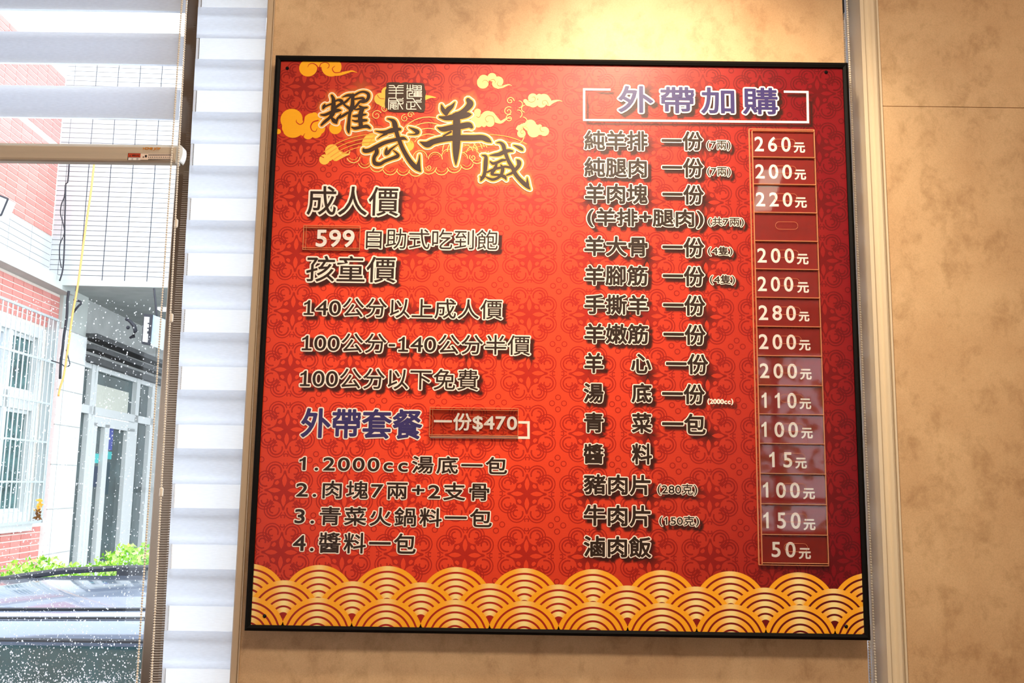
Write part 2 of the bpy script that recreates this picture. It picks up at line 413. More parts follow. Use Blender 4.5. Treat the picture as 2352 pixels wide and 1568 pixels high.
MB().box((XP1 - 0.01, YG, 1.0), (XR + 0.02, YG + 0.006, 2.78)).build('window_pane', M['glass'], w3)
for nm_, a_, b_, c_ in (('window_4', -3.1, -1.9, 0.5), ('window_5', 1.2, 2.5, 1.3)):
    w4 = empty(nm_, ((a_ + b_) / 2, ROOM[2] - 0.05, c_), kind='structure')
    MB().box((a_, ROOM[2] - 0.06, c_), (b_, ROOM[2] - 0.05, 2.6)).build('window_pane', M['glass'], w4)
    b4 = MB()
    for x in (a_, (a_ + b_) / 2 - 0.02, b_ - 0.04): b4.box((x, ROOM[2] - 0.08, c_), (x + 0.04, ROOM[2] - 0.02, 2.6))
    b4.box((a_, ROOM[2] - 0.08, 1.5), (b_, ROOM[2] - 0.02, 1.54)); b4.build('window_frame', M['mullion'], w4)
tr0 = empty('reflection_tree', (1.7, -8.0, -0.6), 'leafy tree added unseen behind the viewer to mottle reflections in the clear price rack', 'tree')  # tree added out of view to break up the rack's reflections
tk = MB(); tk.tube([(1.75, -8.0, -0.6), (1.7, -8.0, 1.2), (1.8, -8.1, 2.6)], [0.12, 0.10, 0.05], 10)
for a_, b_, c_ in ((1.0, -7.8, 2.9), (2.5, -8.3, 2.8), (1.5, -8.2, 3.3)): tk.tube([(1.72, -8.0, 1.6), ((1.72 + a_) / 2, (b_ - 8) / 2, 2.3), (a_, b_, c_)], [0.05, 0.04, 0.02], 8)
tk.build('trunk', pbr('bark', (84, 66, 50), rough=0.9), tr0)
tl = MB(); rg = np.random.RandomState(5)
for i in range(1500):
    c = np.array([1.8, -8.0, 2.5]) + rg.normal(size=3) * [0.75, 0.5, 0.75]; r_ = rg.uniform(0.05, 0.11); a = rg.normal(size=3); a /= np.linalg.norm(a); b = np.cross(a, rg.normal(size=3)); b /= np.linalg.norm(b)
    tl.add([c - a*r_, c + b*r_*0.5, c + a*r_, c - b*r_*0.5], [(0, 1, 2, 3)], lin((96, 128, 60)))
tag(tl.build('leaves', M['leaf'], tr0), kind='stuff')

# ------------------------------------------------------------------ roller blinds
def chain(mb, p0, p1, step=0.0052, r=0.0024):
    p0, p1 = Vector(p0), Vector(p1); L = (p1 - p0).length; k = int(L / step)
    mb.tube([p0, p1], 0.0005, 4)
    for i in range(k + 1):
        p = p0.lerp(p1, i / k); mb.ball(p, r, 6, 4)

# left blind: dual-layer stripes, half raised
YB = 0.10
lb = empty('roller_blind', (-1.6, YB, 1.0), 'half raised roller blind with grey and white stripes and beige bottom rail', 'roller blind', 'dual layer striped roller blinds')
XBL = -2.6
XBR = px_x(410, 170, YB)
ys = [(-51, 20, 0), (20, 71.5, 1), (71.5, 143, 0), (143, 195, 1), (195, 268, 0), (268, 324, 1)]
for y0, y1, sh in ys:
    z1, z0 = px_z(0, y0, YB), px_z(0, y1, YB)
    if y0 < 0: z1 = z0 + 0.07
    q = MB().add([(XBL, YB, z0), (XBR, YB, z0), (XBR, YB, z1), (XBL, YB, z1)], [(0, 1, 2, 3)])
    q.build('sheer_stripe' if sh else 'fabric_stripe', M['sheer' if sh else 'band'], lb)
ztop = px_z(0, -51, YB)
q = MB().add([(XBL, YB, ztop), (XBR, YB, ztop), (XBR, YB, 2.76), (XBL, YB, 2.76)], [(0, 1, 2, 3)]); q.build('fabric_stripe', M['band'], lb)
q = MB()
for y0, y1, sh in ys:
    if sh: continue
    z1, z0 = px_z(0, y0 - 3, YB), px_z(0, y1 - 5, YB)
    q.add([(XBL, YB + 0.02, z0), (XBR, YB + 0.02, z0), (XBR, YB + 0.02, z1), (XBL, YB + 0.02, z1)], [(0, 1, 2, 3)])
q.build('rear_fabric', M['band_b'], lb)
zr1, zr0 = px_z(200, 333, YB - 0.01), px_z(200, 370, YB - 0.01)
XRL = px_x(404, 350, YB - 0.01)
h = zr1 - zr0
MB().prism([(YB + 0.012, zr0), (YB - 0.004, zr0), (YB - 0.0095, zr0 + 0.06*h), (YB - 0.0118, zr0 + 0.15*h), (YB - 0.0124, zr0 + 0.5*h), (YB - 0.0118, zr0 + 0.86*h), (YB - 0.0095, zr0 + 0.94*h), (YB - 0.004, zr1), (YB + 0.012, zr1)], 'x', XBL, XRL).build('bottom_rail', M['beige_rail'], lb)
MB().prism([(YB + 0.011, zr1), (YB - 0.002, zr1), (YB - 0.002, zr1 + 0.005), (YB + 0.011, zr1 + 0.005)], 'x', XBL, XRL).build('clear_spline', M['white_plastic'], lb)
# end cap, a pointed white disc edge
ec = at(418, 356, YB)
cap = MB()
prof = [(-0.0055, 0.019), (-0.002, 0.0192), (0.0018, 0.0170), (0.0045, 0.0135), (0.0055, 0.008), (0.0056, 0.0), (0.0046, -0.007), (0.0028, -0.013), (0.0010, -0.0172), (-0.0008, -0.0192), (-0.0024, -0.0165), (-0.0040, -0.010), (-0.0052, -0.002)]
cap.prism([(ec.x + a, ec.z + b) for a, b in prof], 'y', YB - 0.012, YB + 0.012)
cap.build('end_cap', M['white_plastic'], lb)
MB().box((XRL, YB - 0.009, zr0 - 0.002), (ec.x - 0.0055, YB + 0.008, zr1 - 0.002)).build('rail_plug', M['white_plastic'], lb)
def cchain(name, parent, x0, y0, x1, y1, Y, ya=-60, yb=1640, label=None):
    a, b = at(x0, y0, Y), at(x1, y1, Y)
    d = (b - a) / (b.z - a.z)
    top = a + d * (2.72 - a.z); bot = a + d * (1.15 - a.z)
    mb = MB(); chain(mb, top, bot)
    return tag(mb.build(name, M['bead'], parent, smooth=True), label)
c1 = cchain('pull_chain', lb, 418, 0, 314, 1568, 0.075)
c2 = cchain('pull_chain', lb, 429, 0, 347.5, 1568, 0.075)
def connector(x, y, Y, parent):
    p = at(x, y, Y); mb = MB()
    mb.tube([(p.x, p.y, p.z + 0.0095), (p.x, p.y, p.z + 0.0075), (p.x, p.y, p.z - 0.0075), (p.x, p.y, p.z - 0.0095)], [0.0018, 0.0038, 0.0038, 0.0018], 10)
    mb.build('chain_connector', M['bead'], parent, smooth=False)
connector(404.5, 513, 0.075, c2); connector(393.6, 730, 0.075, c2); connector(370.6, 1130, 0.075, c2)

# narrow blind beside the pillar
YN = 0.06
nb_ = empty('roller_blind', (-0.7, YN, 1.0), 'narrow full length roller blind with bluish white stripes, left of the menu board', 'roller blind', 'dual layer striped roller blinds')
xl = (px_x(455, 0, YN) + px_x(372, 1568, YN)) / 2; xr_ = XP0 - 0.004 - 0.0
xl0, xl1 = px_x(456, 0, YN), px_x(371, 1568, YN)
xr0_, xr1_ = px_x(614.5, 0, YN), px_x(540, 1568, YN)
zA, zC = px_z(500, 0, YN), px_z(500, 1568, YN)
def XL(z): t = (zA - z) / (zA - zC); return xl0 + (xl1 - xl0) * t
def XRr(z): t = (zA - z) / (zA - zC); return min(xr0_ + (xr1_ - xr0_) * t, XP0 - 0.002)
def ypx(y): return px_z(500, y, YN)
per = (ypx(17) - ypx(1307)) / 10.0
z = ypx(17) + 4 * per
period = per
zt = ypx(17) + per * 4
br = 0.40
pieces = []
for k in range(-4, 14):
    zb = ypx(17) - k * per              # lower edge of a see-through stripe
    zt_ = zb + per * br
    if zb > 2.74 or zt_ < 1.02: continue
    zt_ = min(zt_, 2.75)
    q = MB().add([(XL(zb), YN + 0.0006, zb), (XL(zb) + 0.0055, YN + 0.0006, zb), (XL(zt_) + 0.0055, YN + 0.0006, zt_), (XL(zt_), YN + 0.0006, zt_)], [(0, 1, 2, 3)])
    q.build('stripe_selvedge', M['band'], nb_)
    q = MB().add([(XL(zb) + 0.005, YN, zb), (XRr(zb), YN, zb), (XRr(zt_), YN, zt_), (XL(zt_) + 0.005, YN, zt_)], [(0, 1, 2, 3)])
    q.build('sheer_stripe', M['sheer'], nb_)
    z0 = max(zb - per * (1 - br), 1.0)
    q = MB().add([(XL(z0), YN - 0.0004, z0), (XRr(z0), YN - 0.0004, z0), (XRr(zb), YN - 0.0004, zb), (XL(zb), YN - 0.0004, zb)], [(0, 1, 2, 3)])
    q.build('fabric_stripe', M['band_b'], nb_)
    # rear layer behind: solid cloth behind the see-through stripe, overlapping it above and below
    za, zd = max(zb - per * 0.15, 1.0), min(zt_ + per * 0.09, 2.75)
    q = MB().add([(XL(za) + 0.004, YN + 0.010, za), (XP0, YN + 0.010, za), (XP0, YN + 0.010, zd), (XL(zd) + 0.004, YN + 0.010, zd)], [(0, 1, 2, 3)])
    q.build('rear_fabric', M['band_r'], nb_)
MB().tube([(XL(2.74), YN + 0.02, 2.76), (XP0 - 0.002, YN + 0.02, 2.76)], 0.022, 12).build('roller_tube', M['white_metal'], nb_)

# blind mostly behind the board on the right
YQ = 0.115
rbld = empty('roller_blind', (0.62, YQ, 1.0), 'sliver of a white roller blind with bead chain showing right of the menu board', 'roller blind', 'dual layer striped roller blinds')
for k in range(-4, 14):
    zb = ypx(40) - k * per; z0 = max(zb - per * 0.6, 1.0); zt_ = min(zb + per * 0.4, 2.75)
    if zb > 2.74 or zt_ < 1.02: continue
    MB().add([(XP1 - 0.01, YQ, zb), (XR - 0.002, YQ, zb), (XR - 0.002, YQ, zt_), (XP1 - 0.01, YQ, zt_)], [(0, 1, 2, 3)]).build('sheer_stripe', M['sheer'], rbld)
    MB().add([(XP1 - 0.01, YQ, z0), (XR - 0.002, YQ, z0), (XR - 0.002, YQ, zb), (XP1 - 0.01, YQ, zb)], [(0, 1, 2, 3)]).build('fabric_stripe', M['band_b'], rbld)
MB().add([(XP1 - 0.01, YQ + 0.02, 1.0), (XR + 0.002, YQ + 0.02, 1.0), (XR + 0.002, YQ + 0.02, 2.75), (XP1 - 0.01, YQ + 0.02, 2.75)], [(0, 1, 2, 3)]).build('rear_fabric', M['band_b'], rbld)
cchain('pull_chain', rbld, 1945, 0, 2012, 1568, 0.05)
cchain('pull_chain', rbld, 1936, 0, 2000, 1568, 0.07)
MB().box((px_x(1920, 0, 0.06), 0.045, px_z(1930, 30, 0.05)), (px_x(1933, 0, 0.06), 0.09, 2.76)).build('side_bracket', M['car_black'], rbld)

# ------------------------------------------------------------------ the sticker and lettering on the bottom rail are built with the text tools below
# ------------------------------------------------------------------ glyphs from Blender's own font
GL = {}
def glyph(ch):
    if ch in GL: return GL[ch]
    if ch == '1' or ch == '\u0001':
        pts = [(0.215, 0), (0.305, 0), (0.305, 0.69), (0.245, 0.69), (0.185, 0.60), (0.085, 0.545), (0.085, 0.46), (0.215, 0.535)]
        tris = tessellate_polygon([[Vector((a, b, 0)) for a, b in pts]])
        v = np.array(pts); t = [tuple(t) for t in tris]; ed = [(i, (i + 1) % len(pts)) for i in range(len(pts))]
        if ch == '\u0001':
            k = len(v); v = np.vstack([v, [(0.08, 0), (0.44, 0), (0.44, 0.075), (0.08, 0.075)]])
            t += [(k, k+1, k+2), (k, k+2, k+3)]; ed += [(k, k+1), (k+1, k+2), (k+2, k+3), (k+3, k)]
        GL[ch] = (v, t, ed, 0.5); return GL[ch]
    cu = bpy.data.curves.new('g', 'FONT'); cu.body = ch; cu.resolution_u = 5; cu.fill_mode = 'FRONT'
    o = bpy.data.objects.new('g', cu); COL.objects.link(o)
    dg = bpy.context.evaluated_depsgraph_get()
    me = bpy.data.meshes.new_from_object(o.evaluated_get(dg))
    v = np.array([(a.co.x, a.co.y) for a in me.vertices])
    # weld doubles
    key = {}; idx = []
    vv = []
    for p in v:
        k = (round(p[0], 4), round(p[1], 4))
        if k not in key: key[k] = len(vv); vv.append(p)
        idx.append(key[k])
    t = []; cnt = {}
    for p in me.polygons:
        f = [idx[i] for i in p.vertices]
        for a, b in zip(f, f[1:] + f[:1]):
            if a == b: continue
            k = (min(a, b), max(a, b)); cnt[k] = cnt.get(k, 0) + 1
        for i in range(1, len(f) - 1):
            if len({f[0], f[i], f[i+1]}) == 3: t.append((f[0], f[i], f[i+1]))
    ed = [k for k, c in cnt.items() if c == 1]
    bpy.data.objects.remove(o); bpy.data.curves.remove(cu); bpy.data.meshes.remove(me)
    adv = 1.0 if ord(ch) > 0x2e80 else None
    GL[ch] = (np.array(vv), t, ed, adv); return GL[ch]

def layout(s, track=0.0):
    """lays a line out in em units; returns vertices, triangles and outline edges"""
    V = []; T = []; E = []; n = 0; x = 0.0
    for ch in s:
        if ch == ' ': x += 0.5; continue
        if ch == '\u3000': x += 1.0 + track; continue
        v, t, e, adv = glyph(ch)
        if adv == 1.0: q = v + [x, 0]; x += 1.0 + track
        else:
            sx = 1.14 if (ch.isdigit() or ch in '\u0001$') else 1.08
            w = 0.57 if (ch.isdigit() or ch in '\u0001$c') else {'(': 0.40, ')': 0.40, '.': 0.36, '+': 0.66, '-': 0.40}.get(ch, 0.6)
            c = (v[:, 0].min() + v[:, 0].max()) / 2
            if adv: c = 0.26
            q = np.stack([(v[:, 0] - c) * sx + x + w / 2, v[:, 1]], 1); x += w + track
            if ch in '()+-': q[:, 1] += 0.07
        V.append(q); T += [tuple(i + n for i in f) for f in t]; E += [(a + n, b + n) for a, b in e]; n += len(v)
    return np.concatenate(V), T, E

def fit(V, box, inset, tilt=0.0152):
    x0, y0, x1, y1 = box; w = x1 - x0
    ym = (y0 + y1) / 2; hh = (y1 - y0) - tilt * w
    a = bxz([(x0, ym - tilt * w / 2)])[0]; b = bxz([(x1, ym + tilt * w / 2)])[0]
    t_ = bxz([((x0 + x1) / 2, ym - hh / 2)])[0]; bo = bxz([((x0 + x1) / 2, ym + hh / 2)])[0]
    X0, X1, Z1, Z0 = a[0] + inset, b[0] - inset, t_[1] - inset, bo[1] + inset
    mn, mx = V.min(0), V.max(0)
    q = (V - mn) / np.maximum(mx - mn, 1e-6)
    if mx[1] - mn[1] < 0.12:                # a lone stroke: keep its thickness
        pass
    return np.stack([X0 + q[:, 0] * (X1 - X0), Z0 + q[:, 1] * (Z1 - Z0)], 1)

def P3(xz, y): return np.stack([xz[:, 0], np.full(len(xz), y) if np.isscalar(y) else y, xz[:, 1] + ZB], 1)
JT = 8e-6                                   # overlapping pieces of one print layer lie a few microns apart
def jit(mb, n, k):
    c = getattr(mb, 'cnt', 0); mb.cnt = c + n
    return np.repeat(((np.arange(c, c + n) * 18) % 47) * JT, k)

def outline(mb, V, E, r, y, col, n=8):
    """capsules round every outline edge: a rounded border of radius r"""
    if not len(E): return
    A = V[[e[0] for e in E]]; B = V[[e[1] for e in E]]; d = B - A; L = np.linalg.norm(d, axis=1); ok = L > 1e-7
    A, B, d, L = A[ok], B[ok], d[ok], L[ok]; t = d / L[:, None]; nn = np.stack([-t[:, 1], t[:, 0]], 1) * r
    q = np.stack([A + nn, A - nn, B - nn, B + nn], 1).reshape(-1, 2)
    mb.add(P3(q, y - jit(mb, len(A), 4) - JT), [(4*i, 4*i+1, 4*i+2, 4*i+3) for i in range(len(A))], col)
    u = np.unique(np.concatenate([A, B]), axis=0)
    th = np.arange(n) * 2 * math.pi / n
    ring = np.stack([np.cos(th), np.sin(th)], 1) * r
    q = (u[:, None, :] + ring[None]).reshape(-1, 2)
    mb.add(P3(q, y - jit(mb, len(u), n) - JT), [tuple(range(n*i, n*i + n)) for i in range(len(u))], col)

SDF = []          # (V, T, E, radius, kind, dx, dz) items that print a soft drop shadow
YW, YD = -0.0011, -0.0015
WHITE = lin((255, 240, 224)); DARK = lin((50, 33, 22)); BLUE = lin((58, 48, 104))

def line(parent, s, box, r1=0.0, r2=2.6, fill=DARK, track=0.0, shadow=True, name='menu_lettering', white_only=False, y0=0.0, border=WHITE):
    V, T, E = layout(s, track)
    ri = (r2 if not white_only else r1) * MPP
    Q = fit(V, box, ri)
    if white_only:
        mb = MB(); mb.add(P3(Q, YW + y0), T, border); outline(mb, Q, E, r1 * MPP, YW + y0, border); mb.union(YW, border)
        o = mb.build(name, M['print'], parent)
    else:
        mb = MB(); mb.add(P3(Q, YD + y0), T, fill)
        if r1 > 0: outline(mb, Q, E, r1 * MPP, YD + y0, fill, 6)
        mb.union(YD, fill)
        o = mb.build(name, M['print'], parent)
        mw = MB(); mw.add(P3(Q, YW + y0), T, border); outline(mw, Q, E, r2 * MPP, YW + y0, border)
        mw.union(YW, border)
        mw.build('letter_border', M['print'], o)
    if shadow: SDF.append((Q, T, E, ri, (8.5 * MPP, -9.0 * MPP), 2.6 * MPP))
    return o

# ------------------------------------------------------------------ the menu board
board = empty('menu_board', (0, 0.0, ZB - 0.584), 'large red menu board with gold waves, Chinese lettering and a black frame, on the pillar', 'menu board')
HW, HH = 0.6, 0.5842; FWD = 0.0105
def rail(a, b, c, d):
    """mitred frame rail from four corners (outer a,b  inner c,d)"""
    mb = MB(); ys_ = (-0.007, -0.007, 0.027)
    vs = []
    for (x, z) in (a, b, c, d): vs.append((x, -0.005, z + ZB))
    for (x, z) in (a, b, c, d): vs.append((x, 0.027, z + ZB))
    # raised crown line for a slightly rounded front
    m1 = ((a[0] * .5 + d[0] * .5), (a[1] * .5 + d[1] * .5)); m2 = ((b[0] * .5 + c[0] * .5), (b[1] * .5 + c[1] * .5))
    vs.append((m1[0], -0.0075, m1[1] + ZB)); vs.append((m2[0], -0.0075, m2[1] + ZB))
    mb.add(vs, [(0, 1, 9, 8), (8, 9, 2, 3), (4, 7, 6, 5), (0, 4, 5, 1), (3, 2, 6, 7), (0, 8, 3, 7, 4), (1, 5, 6, 2, 9)])
    return mb.build('frame_rail', M['black'], board)
o_, i_ = (HW, HH), (HW - FWD, HH - FWD)
g_ = 0.00025
rail((-o_[0], o_[1]), (o_[0], o_[1]), (i_[0], i_[1]), (-i_[0], i_[1]))
rail((o_[0], -o_[1]), (-o_[0], -o_[1]), (-i_[0], -i_[1]), (i_[0], -i_[1]))
rail((-o_[0], -o_[1] + g_), (-o_[0], o_[1] - g_), (-i_[0], i_[1] - g_), (-i_[0], -i_[1] + g_))
rail((o_[0], o_[1] - g_), (o_[0], -o_[1] + g_), (i_[0], -i_[1] + g_), (i_[0], i_[1] - g_))
MB().box((-i_[0], 0.0012, ZB - i_[1]), (i_[0], 0.022, ZB + i_[1])).build('backing_sheet', M['black'], board)
for x, y in ((660, 157), (1897, 166), (608, 1414), (1943, 1438)):
    p = bxz([(x, y)])[0]; mb = MB()
    mb.tube([(p[0], 0.0, p[1] + ZB), (p[0], -0.0015, p[1] + ZB), (p[0], -0.003, p[1] + ZB)], [0.0036, 0.0036, 0.0018], 12)
    mb.build('screw', M['screw'], board, smooth=False)

# text of the menu: (string, box, style)
R_ = dict(r1=1.3, r2=3.7)
def item(s, x0, y0, x1, y1): return line(board, s, (x0, y0, x1, y1), **R_)
def one(x0, y0, x1, y1, s='一份'): return line(board, s, (x0, y0, x1, y1), **R_)
def small(s, x0, y0, x1, y1): return line(board, s, (x0, y0, x1, y1), r1=0.35, r2=2.2)
ttl = line(board, '外帶加購', (1416.2, 193.5, 1789.7, 267.5), r1=1.6, r2=5.4, fill=BLUE, track=0.14, name='menu_heading')
ttl['label'] = 'dark blue heading lettering 外帶加購'
item('純羊排', 1339.7, 297, 1489.7, 349); one(1517, 299, 1616.7, 349); small('(7兩)', 1621, 321, 1679.5, 348)
item('純腿肉', 1339.7, 359.4, 1488, 411); one(1518, 360, 1618, 411); small('(7兩)', 1622, 382, 1680, 408)
item('羊肉塊', 1341, 418.5, 1489.7, 471.5); one(1518.8, 421.5, 1619, 473)
item('(羊排+腿肉)', 1345.8, 475, 1618, 528); small('(共7兩)', 1624, 497, 1710, 523)
item('羊大骨', 1339.7, 539.4, 1489.7, 592); one(1518.8, 542.4, 1619.8, 594); small('(4隻)', 1624, 564, 1684, 590)
item('羊腳筋', 1339.7, 606, 1489.7, 659); one(1519.7, 608.4, 1620.4, 660.5); small('(4隻)', 1628.4, 629, 1689.6, 656)
item('手撕羊', 1339.7, 673.3, 1491.2, 725.7); one(1520.3, 674.8, 1622.2, 727.8)
item('羊嫩筋', 1339.7, 740, 1491.2, 793); one(1521, 742, 1623, 795)
item('羊', 1339.7, 807.3, 1388, 859.4); item('心', 1446.8, 809.5, 1498, 860); one(1527, 809.5, 1629, 862.5)
item('湯', 1338, 877, 1388.7, 927.3); item('底', 1447.8, 877, 1499, 927.3); one(1518, 878.4, 1621.3, 931)
line(board, '(2000cc)', (1624.4, 914.5, 1684, 930.5), r1=0.7, white_only=True)
item('青', 1338.8, 944.2, 1388.7, 996); item('菜', 1448.4, 945, 1499, 997); one(1518, 946.3, 1622.9, 1000, '一包')
item('醬', 1338, 1016, 1388.7, 1067.3); item('料', 1448.4, 1015.3, 1499.8, 1069)
item('豬肉片', 1338, 1085.7, 1496.7, 1139.4); small('(280克)', 1508, 1108, 1603, 1140)
item('牛肉片', 1338, 1155.5, 1496.7, 1211.6); small('(150克)', 1512, 1181.5, 1607, 1211)
item('滷肉飯', 1338, 1227, 1498, 1283)
line(board, '成人價', (701.6, 423, 920, 501), r1=0.5, r2=4.8, name='menu_heading')
line(board, '自助式吃到飽', (838, 521, 1146.4, 578), r1=0.0, r2=3.2)
line(board, '孩童價', (700.4, 583, 912.9, 653), r1=0.5, r2=4.2, name='menu_heading')
line(board, '\u000140公分以上成人價', (695.5, 679, 1157, 737), r1=0.3, r2=3.4)
line(board, '\u000100公分-\u000140公分半價', (691, 759.6, 1220.8, 819), r1=0.3, r2=3.4)
line(board, '\u000100公分以下免費', (687, 840, 1102, 900), r1=0.3, r2=3.4)
h2 = line(board, '外帶套餐', (688.8, 933.5, 972.9, 1012), r1=1.7, r2=4.6, fill=BLUE, shadow=False, name='menu_heading')
h2['label'] = 'dark blue heading lettering 外帶套餐'
line(board, '1.2000cc湯底一包', (685.5, 1039.8, 1167.6, 1092.5), r1=0.8, r2=3.3, track=0.085, shadow=False)
line(board, '2.肉塊7兩+2支骨', (677.9, 1099.5, 1126.3, 1152.5), r1=0.8, r2=3.3, track=0.085, shadow=False)
line(board, '3.青菜火鍋料一包', (674.8, 1159, 1132.4, 1214), r1=0.8, r2=3.3, track=0.085, shadow=False)
line(board, '4.醬料一包', (670.8, 1218, 958, 1275), r1=0.8, r2=3.3, track=0.085, shadow=False)

def bars(pts, w, y, col, shadow=False):
    """square-cornered polyline on the board"""
    Q = bxz(pts); mb = MB(); h_ = w * MPP / 2; E = []
    for a, b in zip(Q[:-1], Q[1:]):
        d = (b - a) / np.linalg.norm(b - a); n_ = np.array([-d[1], d[0]]) * h_; e_ = d * h_
        q = np.array([a + n_ - e_, a - n_ - e_, b - n_ + e_, b + n_ + e_]); mb.add(P3(q, y - len(mb.v) * JT), [(0, 1, 2, 3)], col)
    if shadow: SDF.append((Q, [], [(i, i+1) for i in range(len(Q) - 1)], h_, (9 * MPP, -9 * MPP), 3.2 * MPP))
    return mb
bars([(1399.6, 206.3), (1341.5, 205.6), (1341.5, 276), (1855.5, 281), (1854.2, 211.8), (1802.5, 211.0)], 5.6, YW, WHITE, True).build('heading_frame', M['print'], board)
bars([(1192.7, 969.6), (1213.8, 970), (1214, 1005), (991, 1003)], 5.8, YW, WHITE).build('heading_frame', M['print'], board)

# ------------------------------------------------------------------ brush strokes: logo, clouds, curls
def smooth_path(P, k=5):
    P = np.asarray(P, float)
    if len(P) < 3: k = 4
    Q = np.vstack([2*P[0] - P[1], P, 2*P[-1] - P[-2]]); out = []
    for i in range(1, len(Q) - 2):
        a, b, c, d = Q[i-1], Q[i], Q[i+1], Q[i+2]
        for j in range(k):
            t = j / k
            out.append(0.5 * ((2*b) + (-a + c)*t + (2*a - 5*b + 4*c - d)*t*t + (-a + 3*b - 3*c + d)*t**3))
    out.append(Q[-2]); out = np.array(out)
    if out.shape[1] > 2: out[:, 2] = np.maximum(out[:, 2], 0.1)
    return out
def stroke_px(strokes, org, sc):
    """strokes in a zoomed crop -> list of (N,3) arrays in metres (x, z, radius) on the board"""
    res = []
    for s in strokes:
        p = smooth_path(s); px = np.stack([org[0] + p[:, 0] / sc, org[1] + p[:, 1] / sc], 1)
        res.append(np.column_stack([bxz(px), p[:, 2] / sc / 2 * MPP]))
    return res
def paint(mb, S, extra, y, col, n=10):
    th = np.arange(n) * 2 * math.pi / n
    for s in S:
        r = s[:, 2] + extra
        ring = np.stack([np.cos(th), np.sin(th)], 1)
        q = (s[:, None, :2] + ring[None] * r[:, None, None]).reshape(-1, 2)
        mb.add(P3(q, y - jit(mb, len(s), n)), [tuple(range(n*i, n*i + n)) for i in range(len(s))], col)
        d = np.gradient(s[:, :2], axis=0); L = np.linalg.norm(d, axis=1); L[L == 0] = 1; t = d / L[:, None]
        nn = np.stack([-t[:, 1], t[:, 0]], 1) * r[:, None]
        a, b = s[:, :2] + nn, s[:, :2] - nn; k = len(s)
        q4 = np.stack([a[:-1], b[:-1], b[1:], a[1:]], 1).reshape(-1, 2)
        mb.add(P3(q4, y - jit(mb, k - 1, 4)), [(4*i, 4*i+1, 4*i+2, 4*i+3) for i in range(k - 1)], col)
